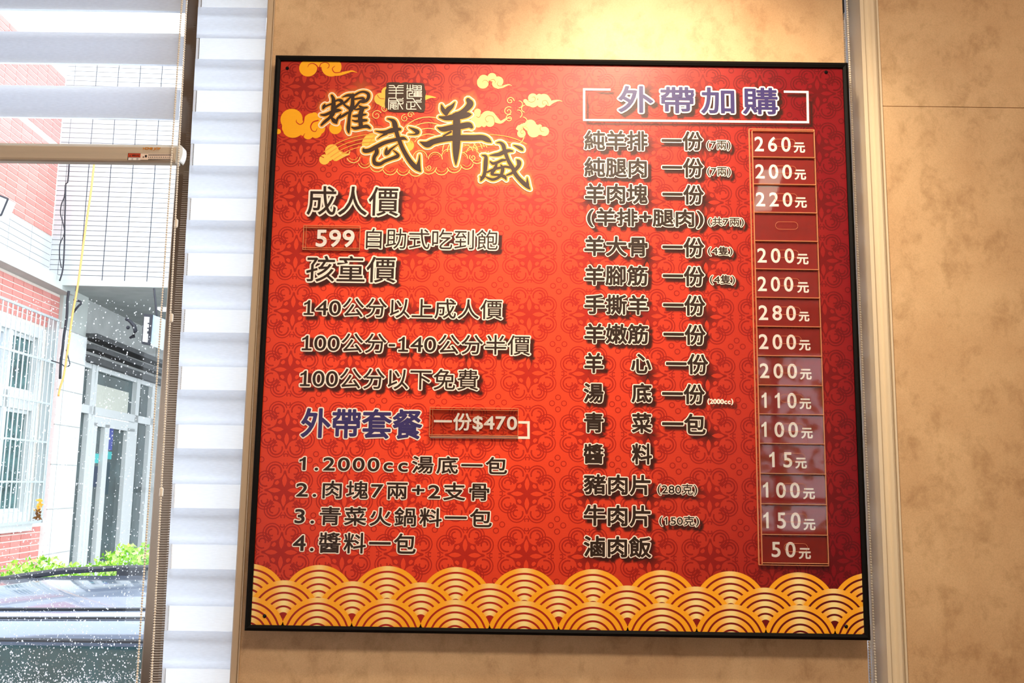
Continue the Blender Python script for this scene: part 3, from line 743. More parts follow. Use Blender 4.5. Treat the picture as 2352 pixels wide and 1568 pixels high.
CH = {
 '耀': ((700, 180), 11.2, [
  [(700,450,60),(740,530,90),(745,640,110),(740,760,120),(730,900,110),(690,980,90)],
  [(520,670,20),(500,730,90),(475,785,40)], [(500,745,50),(620,690,45),(720,660,60)],
  [(760,610,40),(860,565,60),(940,585,90),(960,640,80),(870,700,70),(760,780,80)],
  [(420,945,30),(520,945,70),(640,900,80),(760,850,110),(860,830,90),(935,828,30)],
  [(730,900,100),(640,1020,80),(520,1120,80),(435,1205,50)],
  [(700,1030,60),(760,1100,110),(820,1155,50)], [(820,1120,60),(850,1040,60),(900,980,50),(935,920,15)],
  [(900,1020,55),(1000,960,70),(1110,890,60)],
  [(970,490,15),(1080,450,60),(1180,440,80),(1280,440,60),(1400,375,50),(1520,352,55),(1630,400,80),(1645,490,85),(1590,580,80),(1500,620,50),(1400,610,30)],
  [(1240,440,100),(1235,560,90),(1230,700,110),(1190,820,120)],
  [(1180,490,40),(1080,590,60),(1010,650,60),(1050,710,50),(1140,770,80)],
  [(1290,540,50),(1400,520,50),(1500,520,70),(1530,570,50),(1430,600,60),(1350,690,60),(1270,780,70)],
  [(1180,820,90),(1155,950,80),(1140,1100,80),(1125,1280,100),(1130,1370,60),(1142,1420,12)],
  [(1405,715,40),(1500,765,70),(1610,755,40)], [(1290,810,20),(1370,800,50),(1450,780,70)],
  [(1490,790,100),(1445,900,120),(1430,1050,120),(1440,1150,110),(1450,1250,110)],
  [(1240,975,30),(1320,975,70),(1450,950,80),(1575,935,40)], [(1225,1085,20),(1320,1110,60),(1460,1090,90),(1590,1085,60)],
  [(1210,1260,30),(1300,1290,80),(1500,1250,80),(1600,1240,90),(1680,1285,50)]]),
 '武': ((820, 260), 11.2, [
  [(790,150,25),(870,170,60),(950,220,110),(985,330,140),(1010,450,110),(1050,600,100),(1105,740,105),(1180,920,105),(1290,1120,110),(1400,1280,120),(1530,1410,120),(1630,1490,50)],
  [(1612,1080,12),(1603,1220,50),(1580,1360,110),(1600,1450,90)],
  [(480,465,15),(620,490,60),(760,490,100),(900,450,130),(1060,420,90),(1110,420,70)], [(760,530,70),(640,590,40),(530,665,10)],
  [(170,930,50),(200,975,100),(330,960,110),(500,870,110),(700,770,100),(900,710,90),(1080,670,90),(1200,650,80),(1285,690,15)],
  [(500,900,90),(510,1020,110),(450,1130,90),(440,1230,90),(480,1300,110),(600,1310,90),(720,1240,80),(900,1170,80),(1030,1120,100),(1060,1080,70),(1000,1010,40),(920,950,10)],
  [(770,895,20),(755,980,80),(745,1055,70),(800,1020,90),(880,930,55),(1065,800,10)],
  [(1345,375,15),(1450,420,70),(1560,490,110),(1490,548,40),(1330,550,10)]]),
 '羊': ((940, 210), 8.252, [
  [(612,262,20),(640,350,80),(700,420,90)], [(865,212,10),(810,290,70),(740,350,100),(700,430,70)],
  [(1115,165,80),(1155,240,130),(1090,330,110),(980,410,90),(850,450,70)],
  [(575,490,30),(700,510,90),(900,480,130),(1080,450,120),(1175,440,20)],
  [(900,450,120),(900,700,155),(897,900,155),(890,1100,135),(885,1280,80),(885,1395,15)],
  [(535,690,15),(640,720,100),(800,690,110),(1000,660,120),(1130,640,110),(1185,680,60)], [(790,770,40),(650,850,30)],
  [(210,965,15),(340,1010,120),(450,960,110),(600,920,110),(800,890,110),(1000,885,115),(1200,885,115),(1380,880,110),(1480,920,100),(1550,965,20)]]),
 '威': ((1080, 310), 11.2, [
  [(305,525,20),(400,560,80),(400,700,110),(390,850,100),(380,950,90),(350,1060,90),(300,1130,80),(270,1185,20)], [(258,1075,15),(310,1110,80)],
  [(500,530,10),(620,520,70),(750,500,100),(880,440,110),(1000,410,80),(1090,420,40)],
  [(680,205,15),(770,200,60),(850,270,100),(880,380,100),(925,520,90),(990,680,90),(1090,850,100),(1160,1000,100),(1250,1120,100),(1370,1240,110),(1480,1340,90),(1540,1398,15)],
  [(1466,1100,10),(1470,1200,55),(1470,1300,100)], [(1115,268,15),(1230,315,75),(1320,365,85),(1355,400,20)],
  [(515,690,30),(590,740,70),(700,710,70),(820,655,70),(900,650,50)],
  [(680,760,50),(640,860,90),(560,990,80),(600,1025,60),(740,1035,60),(880,1080,90),(930,1162,12)],
  [(785,770,20),(835,860,90),(810,1000,80),(740,1090,70),(600,1150,70),(480,1120,50),(395,1075,20)],
  [(440,960,40),(600,890,60),(760,850,60),(900,820,55),(1060,850,60)],
  [(1195,640,20),(1255,700,110),(1250,790,100),(1180,880,90),(1080,980,70),(940,1040,35)]]),
}
GLOW = []
logo_lab = {'耀': 'brush-written dark character 耀 with gold and white edge', '武': 'brush-written dark character 武 with gold and white edge', '羊': 'brush-written dark character 羊 with gold and white edge', '威': 'brush-written dark character 威 with gold and white edge'}
for nth, (ch, (org, sc, st)) in enumerate(CH.items()):
    yo = nth * 0.00008
    S = stroke_px(st, org, sc)
    mb = MB(); paint(mb, S, 0.3 * MPP, -0.0019 - yo, lin((60, 38, 22))); mb.union(-0.0019 - yo, lin((60, 38, 22))); o = tag(mb.build('brush_character', M['print'], board), logo_lab[ch])
    mb = MB(); paint(mb, S, 3.4 * MPP, -0.0015 - yo, lin((248, 172, 58))); mb.union(-0.0015 - yo, lin((248, 172, 58))); mb.build('gold_edge', M['print'], o)
    mb = MB(); paint(mb, S, 6.6 * MPP, -0.0011 - yo, lin((255, 238, 205))); mb.union(-0.0011 - yo, lin((255, 238, 205))); mb.build('white_edge', M['print'], o)
    GLOW += S

# seal stamp
zs = 17.425; so = (870, 180)
def zp(p): return (so[0] + p[0] / zs, so[1] + p[1] / zs)
sealp = [(310,210),(380,175),(560,160),(820,170),(870,200),(1000,170),(1120,160),(1180,190),(1480,180),(1740,200),(1820,240),(1850,420),(1895,560),(1860,760),(1870,960),(1850,1010),(1870,1180),(1820,1350),(1680,1375),(1540,1340),(1200,1350),(820,1365),(480,1340),(360,1280),(340,1200),(260,1190),(245,1020),(265,760),(265,480),(305,400)]
Q = bxz([zp(p) for p in sealp])
tr = [tuple(t) for t in tessellate_polygon([[Vector((a, b, 0)) for a, b in Q]])]
stamp = MB().add(P3(Q, -0.0013), tr, lin((66, 42, 24))).build('seal_stamp', M['print'], board)
stamp['label'] = 'small dark brown seal stamp with pale seal-script strokes'
ss = [[(420,295),(600,295),(630,330),(635,380)],[(985,300),(790,300),(765,330),(760,380)],[(415,380),(985,380)],[(415,490),(985,490)],[(405,603),(975,603)],[(697,380),(697,620),(690,760),(700,810),(960,1240)],
 [(405,800),(690,800)],[(400,840),(400,1245)],[(410,910),(980,910)],[(770,845),(940,845),(970,830),(972,800)],[(860,1030),(950,1030),(970,1010),(975,965)],[(460,970),(710,970)],[(770,1245),(775,1020),(830,990)],[(470,1245),(475,1030),(500,1025),(715,1030)],
 [(480,1095),(710,1095)],[(480,1160),(570,1160),(580,1215),(620,1235),(715,1235)],[(585,1040),(585,1160)],[(600,1160),(700,1160),(710,1120)],
 [(1150,275),(1150,430)],[(1260,275),(1260,500)],[(1365,275),(1365,430)],[(1120,433),(1375,433)],[(1140,820),(1140,510),(1350,510),(1350,610),(1220,620),(1215,725),(1375,730)],[(1140,810),(1370,810),(1690,1240)],
 [(1405,310),(1540,310),(1540,465),(1405,465)],[(1405,385),(1540,385)],[(1580,310),(1705,310),(1705,465),(1580,465)],[(1580,385),(1705,385)],
 [(1405,525),(1715,525),(1705,580),(1450,580),(1415,600),(1415,730),(1725,735)],[(1425,632),(1720,632)],[(1425,684),(1720,684)],[(1560,525),(1560,730)],
 [(1130,955),(1710,955)],[(1500,890),(1680,890),(1695,860),(1695,810)],[(1120,1020),(1120,1220),(1150,1240),(1495,1240)],[(1290,990),(1290,1240)],[(1300,1135),(1420,1135),(1445,1110),(1450,1030)]]
mb = MB()
for s in ss:
    q = bxz([zp(p) for p in s]); outline(mb, q, [(i, i+1) for i in range(len(q)-1)], 1.15 * MPP, -0.0014, WHITE, 6)
mb.union(-0.0015, WHITE); mb.build('seal_script', M['print'], stamp)

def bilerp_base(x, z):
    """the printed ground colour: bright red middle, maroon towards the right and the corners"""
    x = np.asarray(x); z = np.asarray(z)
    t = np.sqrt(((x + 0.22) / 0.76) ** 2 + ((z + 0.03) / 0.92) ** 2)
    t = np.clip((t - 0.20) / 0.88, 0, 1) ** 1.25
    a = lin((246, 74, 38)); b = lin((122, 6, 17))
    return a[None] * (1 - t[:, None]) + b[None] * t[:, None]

# clouds
def clip_board(mb_verts): 
    mb_verts[:, 0] = np.clip(mb_verts[:, 0], -i_[0], i_[0]); mb_verts[:, 2] = np.clip(mb_verts[:, 2], ZB - i_[1], ZB + i_[1]); return mb_verts
def cloud(org, sc, discs, strokes, curls, y, c0, lab=None):
    mb = MB(); S = [np.column_stack([bxz([(org[0] + x / sc, org[1] + y_ / sc)]), [r / sc * MPP]]) for x, y_, r in discs]
    th = np.arange(28) * 2 * math.pi / 28
    for s in S:
        q = s[0, :2] + np.stack([np.cos(th), np.sin(th)], 1) * s[0, 2]
        mb.add(P3(q, y - jit(mb, 1, 28)), [tuple(range(28))], c0)
    if strokes: paint(mb, stroke_px(strokes, org, sc), 0, y, c0)
    for v in mb.v: clip_board(v)
    mb.union(y, c0)
    o = mb.build('cloud', M['print'], board)
    if curls:
        for cu_ in curls:
            m2 = MB(); paint(m2, stroke_px([cu_], org, sc), 0, y - 0.0004, lin((196, 36, 22)), 6)
            for v in m2.v: clip_board(v)
            m2.union(y - 0.0003, lin((196, 36, 22))); m2.build('cloud_curl', M['print'], o)
    return o
G1, G2, G3 = lin((255, 178, 24)), lin((255, 200, 80)), lin((255, 214, 130))
cloud((620,130), 7.84, [(690,205,175),(1110,190,193),(900,60,150)], [[(1100,270,180),(1250,310,80),(1400,280,45),(1480,262,30),(1570,288,6)],[(640,130,150),(900,120,60),(1200,130,150)]],
      [[(685,190,8),(705,145,12),(770,125,14),(840,160,18),(872,230,22),(870,290,10)],[(895,190,16),(920,130,14),(1000,105,12),(1065,140,12),(1060,195,12),(1030,210,6)],[(1170,172,8),(1125,220,14),(1170,290,16),(1290,280,14)],[(868,260,12),(885,320,26),(900,380,46)]], -0.0005, G1)
cloud((620,130), 7.84, [(390,1130,212),(420,1270,215),(760,1170,170),(150,1350,52),(690,1400,100),(830,1370,110),(640,1290,160),(1180,1290,120),(890,1300,110)], [[(800,1060,130),(880,1140,100)]],
      [[(480,1140,8),(480,1180,14),(540,1222,16),(600,1190,18),(615,1110,22),(625,1040,30)],[(140,1250,30),(190,1290,30),(240,1370,20)],[(870,1150,24),(780,1180,22),(735,1260,22),(760,1330,16),(820,1350,12),(850,1300,8)],[(590,1480,22),(610,1420,14),(630,1385,6)],[(1015,1260,20),(1015,1370,24)]], -0.0005, G1)
cloud((600,120), 3.2667, [(475,805,42),(530,740,54),(510,790,30),(575,770,40)], [[(560,790,60),(610,775,36),(660,765,10)]], [[(470,790,6),(440,775,5),(455,755,4),(480,760,3)],[(590,700,5),(590,735,5),(612,745,4)]], -0.0005, G2)
cloud((600,120), 3.2667, [(945,300,46),(895,350,50)], [[(1230,340,44),(1270,335,20),(1310,340,5)],[(905,385,46),(930,410,20)]], [[(870,320,4),(890,345,4),(925,350,4)]], -0.0005, G2)
cloud((1060,150), 7.842, [(385,300,112),(400,260,100),(550,215,85),(660,290,100),(640,330,95),(385,320,112)], [[(660,380,100),(740,385,50),(810,360,30),(860,350,18),(910,368,4)]],
      [[(375,310,4),(400,275,6),(450,275,7),(485,310,9),(500,340,12)],[(500,340,9),(520,275,8),(580,255,7),(612,300,6),(595,322,4)],[(665,290,4),(645,340,7),(680,375,8),(750,372,8)]], -0.0005, G3)
cloud((1060,150), 7.842, [(1285,590,92),(1150,645,40),(1290,670,100),(1480,610,105),(1440,680,92),(1400,560,50)], [[(1200,680,120),(1290,690,130)],[(1570,690,100),(1640,660,60),(1740,635,26),(1820,650,4)],[(1500,600,180),(1560,640,120)]],
      [[(1265,580,5),(1310,570,7),(1330,610,8),(1300,655,8),(1230,660,7),(1190,630,5)],[(1510,695,4),(1465,700,7),(1460,650,7),(1520,635,7),(1555,680,9),(1560,740,8)]], -0.0005, G3)
cloud((1060,150), 7.842, [(290,840,65),(470,930,122),(510,1030,88),(405,1075,42),(300,1040,90)], [[(250,960,200),(350,960,180),(470,940,200)],[(530,900,150),(620,980,110),(700,1025,60),(770,990,44),(830,950,24),(900,965,6)]],
      [[(265,920,5),(310,940,8),(345,900,10),(350,850,12)],[(490,1000,4),(460,1020,7),(430,960,7),(480,910,7),(560,920,7),(590,980,8),(600,1040,8)]], -0.0005, G3)
cloud((1060,150), 7.842, [(1240,1080,112),(1080,1230,80),(1300,1190,120),(1490,1190,92),(1050,1130,60),(1410,1100,40)], [[(1130,1080,90),(1250,1120,200),(1400,1180,170)],[(1010,1140,60),(1090,1080,60)]],
      [[(1130,1210,4),(1080,1230,7),(1070,1180,7),(1120,1160,7),(1170,1215,10),(1185,1265,10)],[(1490,1195,4),(1440,1190,7),(1415,1140,8),(1440,1095,7)]], -0.0005, G3)
cloud((820,260), 11.2, [(420,790,310)], [], [], -0.0005, G2); cloud((820,260), 11.2, [(1310,830,165)], [], [], -0.0005, G2)

# fine line art behind the logo: concentric waves and scalloped cloud outlines
la = MB(); LC = lin((255, 214, 120)); LC2 = lin((250, 170, 70))
def arc_px(cx, cy, r, a0, a1, w=2.0, c=LC, n=16, sy=1.0):
    pts = [(cx + r * math.cos(math.radians(a)), cy - sy * r * math.sin(math.radians(a)), w) for a in np.linspace(a0, a1, n)]
    p = np.array(pts); paint(la, [np.column_stack([bxz(p[:, :2]), p[:, 2] / 2 * MPP])], 0, -0.0008, c, 4)
def spiral_px(cx, cy, r, a0, turns=1.4, w=1.8, c=LC):
    n = 22; p = np.array([(cx + r * (1 - 0.85 * k / n) * math.cos(a0 + turns * 2 * math.pi * k / n), cy - r * (1 - 0.85 * k / n) * math.sin(a0 + turns * 2 * math.pi * k / n)) for k in range(n)])
    paint(la, [np.column_stack([bxz(p), np.full(n, w / 2 * MPP)])], 0, -0.0008, c, 4)
for r in (75, 62, 49, 36, 23): arc_px(984, 344, r, 20, 150)
for r in (52, 41, 30, 19): arc_px(1068, 352, r, 15, 175)
for r in (60, 48, 36): arc_px(905, 352, r, 30, 170, c=LC2)
for i in range(4): arc_px(860, 480 - i * 3, 180 - i * 12, 75, 130, c=LC2, sy=0.95)
for i in range(3): arc_px(1130, 470, 160 - i * 12, 60, 120, c=LC2)
bumps = [(792,352,12),(812,365,15),(838,377,15),(866,385,16),(896,391,17),(926,394,15),(955,394,17),(985,388,18),(1014,392,16),(1043,386,17),(1072,380,15),(1096,368,14),(1110,352,12)]
for cx, cy, r in bumps:
    arc_px(cx, cy - 6, r, -160, -10, 2.0); arc_px(cx, cy - 8, r - 4.5, -150, -20, 1.4, LC2)
for cx, cy, r in [(940,372,14),(965,362,16),(1000,366,16),(1030,358,15),(1060,364,14),(1084,350,12),(1100,338,12)]:
    arc_px(cx, cy, r, 0, 180, 1.8); arc_px(cx, cy, r - 4, 20, 160, 1.2, LC2)
for cx, cy, r, a in [(865,265,12,0.5),(884,250,8,2),(930,272,9,1.5),(943,264,8,0),(1172,232,9,0),(1168,256,11,1),(1086,362,8,2.4),(1170,272,9,1.2),(985,385,7,3)]: spiral_px(cx, cy, r, a)
for cx, cy, r, a0, a1 in [(1192,240,8,-90,90),(1190,262,9,-60,100),(1200,280,11,-70,80),(1206,250,8,100,260),(1180,310,24,-90,40),(1204,300,10,0,170)]: arc_px(cx, cy, r, a0, a1, 1.8)
la.build('line_art', M['print'], board)['label'] = 'fine pale gold outlines of waves and clouds'

# damask pattern printed over the ground
s0 = bxz([(698.4, 198.9)])[0]; s1 = bxz([(678, 714)])[0]
PZ = (s0[1] - s1[1]) / 4.0
PX = PZ * 1.0
def tile_geo():
    """one quarter tile in units of half a period: dark strokes [(pts, width)], light shapes"""
    D = []; Lg = []
    def arc(cx, cy, r, a0, a1, w, n=10):
        return ([(cx + r * math.cos(math.radians(a)), cy + r * math.sin(math.radians(a))) for a in np.linspace(a0, a1, n)], w)
    for sw in (0, 1):
        L = [arc(0.33, 0.63, 0.295, -75, 165, 0.035, 14), arc(0.33, 0.63, 0.205, -95, 200, 0.05, 14), arc(0.34, 0.63, 0.105, -120, 100, 0.045, 9),
             ([(0.36, 0.36), (0.40, 0.43)], 0.05),
             ([(0.0, 0.80), (0.07, 0.83), (0.05, 0.9)], 0.04), arc(0.80, 1.0, 0.085, 180, 360, 0.03, 9)]
        for p, w in L: D.append(([(b, a) if sw else (a, b) for a, b in p], w))
    D.append(([(0.60, 0.60), (0.63, 0.63)], 0.06)); 
    return D
quarter = tile_geo()
pat = MB(); dk = MB()
def tile_pts(i, j, sx, sz, p): return s0[0] + i * PX + sx * p[0] * PX / 2, s0[1] - j * PZ + sz * p[1] * PZ / 2
ALLV = []; ALLF = []; nv = 0
def strip(pts, w):
    P = np.array(pts); d = np.gradient(P, axis=0); L = np.linalg.norm(d, axis=1); t = d / L[:, None]; n_ = np.stack([-t[:, 1], t[:, 0]], 1) * w / 2
    V = np.vstack([P + n_, P - n_]); k = len(P)
    return V, [(a, k + a, k + a + 1, a + 1) for a in range(k - 1)]
qs = [strip(p, w) for p, w in quarter]
# star ground: dark four-pointed field round each star centre, minus the petals (drawn over it in light)
star = [(0,0),(.66,0),(.63,.035),(.52,.06),(.44,.105),(.38,.18),(.36,.26),(.345,.345),(.26,.36),(.18,.38),(.105,.44),(.06,.52),(.035,.63),(0,.66)]
petal = [(0.11, 0.0), (0.2, 0.055), (0.32, 0.08), (0.44, 0.055), (0.54, 0.0), (0.44, -0.055), (0.32, -0.08), (0.2, -0.055)]
trefoil = [(0.20, 0.20), (0.17, 0.27), (0.22, 0.33), (0.27, 0.30), (0.30, 0.27), (0.33, 0.22), (0.27, 0.17)]
QV = []; QF = []; m_ = 0
for V, Fc in qs: QV.append(V); QF += [tuple(a + m_ for a in f) for f in Fc]; m_ += len(V)
QV.append(np.array(star)); QF.append(tuple(range(m_, m_ + 14)))
QJ = np.concatenate([np.full(len(a), (k + 1) * 4e-6) for k, a in enumerate(QV)]); QV = np.vstack(QV)
LV = [np.array(trefoil)]; LF = [tuple(range(7))]
LV = np.vstack(LV)
cells = []
for i in range(-2, 12):
    for j in range(-2, 11):
        cx, cz = s0[0] + i * PX, s0[1] - j * PZ
        if cx < -i_[0] - PX or cx > i_[0] + PX or cz < -i_[1] - PZ or cz > i_[1] + PZ: continue
        cells.append((cx, cz))
for cx, cz in cells:
    for sx in (1, -1):
        for sz in (1, -1):
            q = np.stack([cx + sx * QV[:, 0] * PX / 2, cz + sz * QV[:, 1] * PZ / 2], 1); dk.add(P3(q, -0.00008 - QJ - ((sx > 0) * 2 + (sz > 0)) * 7.4e-5), QF)
            q = np.stack([cx + sx * LV[:, 0] * PX / 2, cz + sz * LV[:, 1] * PZ / 2], 1); pat.add(P3(q, -0.00044), LF)
    for a in range(4):
        pe = np.array(petal); pe = [pe, pe[:, ::-1], pe * [-1, 1], (pe * [-1, 1])[:, ::-1]][a]
        q = np.stack([cx + pe[:, 0] * PX / 2, cz + pe[:, 1] * PZ / 2], 1); pat.add(P3(q, -0.00044), [tuple(range(8))])

# ---- soft printed shadows and glow: a field sampled on the face of the board
NX = 460; NZ = 448
gx = np.linspace(-i_[0], i_[0], NX); gz = np.linspace(-i_[1], i_[1], NZ)
shadow = np.zeros((NZ, NX)); glow = np.zeros((NZ, NX))
def seg_dist(px, pz, A, B):
    d = B - A; L2 = (d ** 2).sum(1); L2[L2 == 0] = 1e-12
    wx = px[:, None] - A[None, :, 0]; wz = pz[:, None] - A[None, :, 1]
    t = np.clip((wx * d[:, 0] + wz * d[:, 1]) / L2, 0, 1)
    return np.sqrt((wx - t * d[:, 0]) ** 2 + (wz - t * d[:, 1]) ** 2).min(1)
for Q, T, E, r, off, blur in SDF:
    Qs = Q + np.array(off); E = np.array(E)
    # work character by character: split edges by columns to stay small
    A, B = Qs[E[:, 0]], Qs[E[:, 1]]; mx_ = (A[:, 0] + B[:, 0]) / 2
    pad = r + blur * 2
    x0, x1 = Qs[:, 0].min() - pad, Qs[:, 0].max() + pad
    z0, z1 = Qs[:, 1].min() - pad, Qs[:, 1].max() + pad
    iz = np.where((gz >= z0) & (gz <= z1))[0]
    step_ = 0.03; x = x0
    TT = np.array(T) if len(T) else None
    while x < x1:
        ix = np.where((gx >= x) & (gx < x + step_))[0]; 
        if len(ix):
            lo, hi = np.minimum(A[:, 0], B[:, 0]), np.maximum(A[:, 0], B[:, 0])
            k = (hi >= x - pad) & (lo <= x + step_ + pad)
            GX, GZ = np.meshgrid(gx[ix], gz[iz]); px_, pz_ = GX.ravel(), GZ.ravel()
            if k.any(): D = seg_dist(px_, pz_, A[k], B[k])
            else: D = np.full(len(px_), 1.0)
            if TT is not None:
                # inside test by crossing number
                a, b = A, B
                cond = ((a[None, :, 1] > pz_[:, None]) != (b[None, :, 1] > pz_[:, None]))
                dz_ = b[:, 1] - a[:, 1]; dz_[dz_ == 0] = 1e-12
                xc = a[None, :, 0] + (pz_[:, None] - a[None, :, 1]) / dz_[None] * (b[:, 0] - a[:, 0])[None]
                ins = ((cond & (px_[:, None] < xc)).sum(1) % 2) == 1
                D = np.where(ins, 0.0, D)
            al = np.clip(0.5 - (D - r - 1.0 * MPP) / (2 * blur), 0, 1); al = al * al * (3 - 2 * al)
            sub = shadow[np.ix_(iz, ix)]; shadow[np.ix_(iz, ix)] = np.maximum(sub, al.reshape(len(iz), len(ix)))
        x += step_
for s in GLOW:
    R0, R1 = 6 * MPP, 17 * MPP; pad = R1 + s[:, 2].max()
    ix = np.where((gx > s[:, 0].min() - pad) & (gx < s[:, 0].max() + pad))[0]; iz = np.where((gz > s[:, 1].min() - pad) & (gz < s[:, 1].max() + pad))[0]
    GX, GZ = np.meshgrid(gx[ix], gz[iz]); D = np.sqrt((GX[..., None] - s[:, 0]) ** 2 + (GZ[..., None] - s[:, 1]) ** 2) - s[:, 2]
    D = D.min(-1); al = np.clip(1 - (D - R0) / (R1 - R0), 0, 1) ** 1.5
    glow[np.ix_(iz, ix)] = np.maximum(glow[np.ix_(iz, ix)], al)
SH = lin((40, 16, 8))
def sample(fld, x, z):
    u = np.clip((x + i_[0]) / (2 * i_[0]) * (NX - 1), 0, NX - 1.001); v = np.clip((z + i_[1]) / (2 * i_[1]) * (NZ - 1), 0, NZ - 1.001)
    a, b = u.astype(int), v.astype(int); fu, fv = u - a, v - b
    return fld[b, a] * (1-fu) * (1-fv) + fld[b, a+1] * fu * (1-fv) + fld[b+1, a] * (1-fu) * fv + fld[b+1, a+1] * fu * fv
def ground_colour(x, z, k=1.0):
    c = bilerp_base(x, z) * np.array(k)
    g_a = sample(glow, x, z)[:, None] * 0.55; c = c * (1 - g_a) + lin((255, 150, 62))[None] * g_a
    s_a = sample(shadow, x, z)[:, None] * 0.95; return c * (1 - s_a) + SH[None] * s_a
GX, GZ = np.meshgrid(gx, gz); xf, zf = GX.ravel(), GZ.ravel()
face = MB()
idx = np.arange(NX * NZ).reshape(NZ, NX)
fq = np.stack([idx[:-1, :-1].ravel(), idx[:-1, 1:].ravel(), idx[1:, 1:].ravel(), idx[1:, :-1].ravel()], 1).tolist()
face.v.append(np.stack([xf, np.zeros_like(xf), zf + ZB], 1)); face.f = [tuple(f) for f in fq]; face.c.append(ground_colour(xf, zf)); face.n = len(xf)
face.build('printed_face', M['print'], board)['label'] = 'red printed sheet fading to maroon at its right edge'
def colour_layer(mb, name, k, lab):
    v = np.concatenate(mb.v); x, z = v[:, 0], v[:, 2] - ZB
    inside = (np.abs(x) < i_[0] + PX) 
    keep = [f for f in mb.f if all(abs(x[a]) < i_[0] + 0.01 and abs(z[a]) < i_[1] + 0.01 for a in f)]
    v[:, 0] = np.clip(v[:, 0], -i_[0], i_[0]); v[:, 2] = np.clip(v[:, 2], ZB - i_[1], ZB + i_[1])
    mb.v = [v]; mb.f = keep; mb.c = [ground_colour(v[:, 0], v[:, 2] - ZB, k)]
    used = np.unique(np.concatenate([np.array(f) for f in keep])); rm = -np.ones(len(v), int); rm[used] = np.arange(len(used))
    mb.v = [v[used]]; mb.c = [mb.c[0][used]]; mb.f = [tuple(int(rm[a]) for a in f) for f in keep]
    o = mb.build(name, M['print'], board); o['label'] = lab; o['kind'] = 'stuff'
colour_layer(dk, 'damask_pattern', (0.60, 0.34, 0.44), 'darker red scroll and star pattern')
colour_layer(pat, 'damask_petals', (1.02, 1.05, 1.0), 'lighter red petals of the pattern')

# ---- gold wave border along the bottom
def wave_disc(mb, cx, cz, R, y):
    n = 40; th = np.linspace(-0.05, math.pi + 0.05, n)
    band = 15.0 / 84 * R; gold = 10.6 / 84 * R
    base_x = np.concatenate([[cx], cx + R * 0.995 * np.cos(th)]); base_z = np.concatenate([[cz], cz + R * 0.995 * np.sin(th)])
    pts = np.stack([base_x, np.maximum(base_z, -i_[1])], 1)
    bc = bilerp_base(pts[:, 0], pts[:, 1]) * np.array([0.62, 0.4, 0.5])
    mb.add(P3(pts, y), [(0, i, i + 1) for i in range(1, n)], bc)
    A, Bc = lin((255, 172, 30)), lin((255, 232, 158))
    for k in range(5):
        r1 = R - k * band; r0 = r1 - gold
        q = np.vstack([np.stack([cx + r1 * np.cos(th), cz + r1 * np.sin(th)], 1), np.stack([cx + r0 * np.cos(th), cz + r0 * np.sin(th)], 1)])
        w = np.exp(-((th - math.pi / 2) / (0.20 + 0.09 * k)) ** 2); w = np.concatenate([w, w])[:, None]
        w = w * (0.75 if k == 0 else 1)
        col = A[None] * (1 - w) + Bc[None] * w
        mb.add(P3(q, y - 0.00005), [(i, i + 1, n + i + 1, n + i) for i in range(n - 1)], col)
tops = bxz([(734.5, 1297), (890.6, 1298.5), (1362.5, 1304.5), (1518, 1306.5), (1677, 1308.6)])
p0 = tops[0]; WP = (tops[4][0] - tops[0][0]) / 6.0
RW = 84 * (1.2 / 1415)
zt1 = bxz([(734.5, 1297)])[0][1]; zt2 = bxz([(817, 1334.5)])[0][1]; zt3 = bxz([(734.5, 1372)])[0][1]
for row, (zt_, off, yy) in enumerate(((zt1, 0, -0.00050), (zt2, 0.5, -0.00062), (zt3, 0, -0.00074))):
    mb = MB()
    for k in range(-3, 11):
        cx = p0[0] + (k + off) * WP
        if cx < -i_[0] - RW or cx > i_[0] + RW: continue
        wave_disc(mb, cx, zt_ - RW, RW, yy + (k % 2) * 0.00003 * 0)
    v = np.concatenate(mb.v); v[:, 0] = np.clip(v[:, 0], -i_[0], i_[0]); v[:, 2] = np.clip(v[:, 2], ZB - i_[1], ZB + i_[1]); mb.v = [v]
    o = mb.build('wave_row', M['print'], board); o['label'] = ['top row of gold printed waves', 'middle row of gold printed waves', 'bottom row of gold printed waves'][row]

# ------------------------------------------------------------------ clear price pockets and their cards
def clear_box(parent, x0, z0, x1, z1, name='clear_slot', notch=True, notch_x=None, top=True):
    """one acrylic pocket: front plate with a pill shaped finger notch outline, and its cut edges"""
    sl = MB().box((x0, -0.0072, z0), (x1, -0.0060, z1)).build(name, M['acrylic'], parent)
    if notch:
        cx = notch_x if notch_x is not None else (x0 + x1) / 2 + 0.003; cz = (z0 + z1) / 2 + 0.004; hw, r = 0.0150, 0.0078
        pts = [(cx + hw + r * math.cos(a), cz + r * math.sin(a)) for a in np.linspace(-math.pi/2, math.pi/2, 9)] + [(cx - hw + r * math.cos(a), cz + r * math.sin(a)) for a in np.linspace(math.pi/2, 3*math.pi/2, 9)]
        pts.append(pts[0])
        MB().tube([(a, -0.0073, b) for a, b in pts], 0.00032, 5, caps=False).build('finger_notch', M['edge'], sl)
    return sl
XH0, XH1 = 0.3888, 0.5247; ZH1, ZH0 = 0.4365 + ZB, -0.4466 + ZB
hold = empty('price_holder', ((XH0 + XH1) / 2, -0.001, ZH0), 'tall clear acrylic rack of fifteen price pockets down the right side of the menu board', 'price holder')
cell = (ZH1 - 0.006 - ZH0 - 0.004) / 15.0
xs0 = XH0 + 0.0075
cellb = [303.5, 364, 426, 490.5, 555.5, 620, 685, 751, 818, 885.5, 951.6, 1018.6, 1087.3, 1157, 1226.8, 1292]
cz = [bxz([(1800, y)])[0][1] + ZB for y in cellb]
MB().box((XH0, -0.0026, ZH0), (XH1, -0.0023, ZH1)).build('back_plate', M['film'], hold)
e = MB()
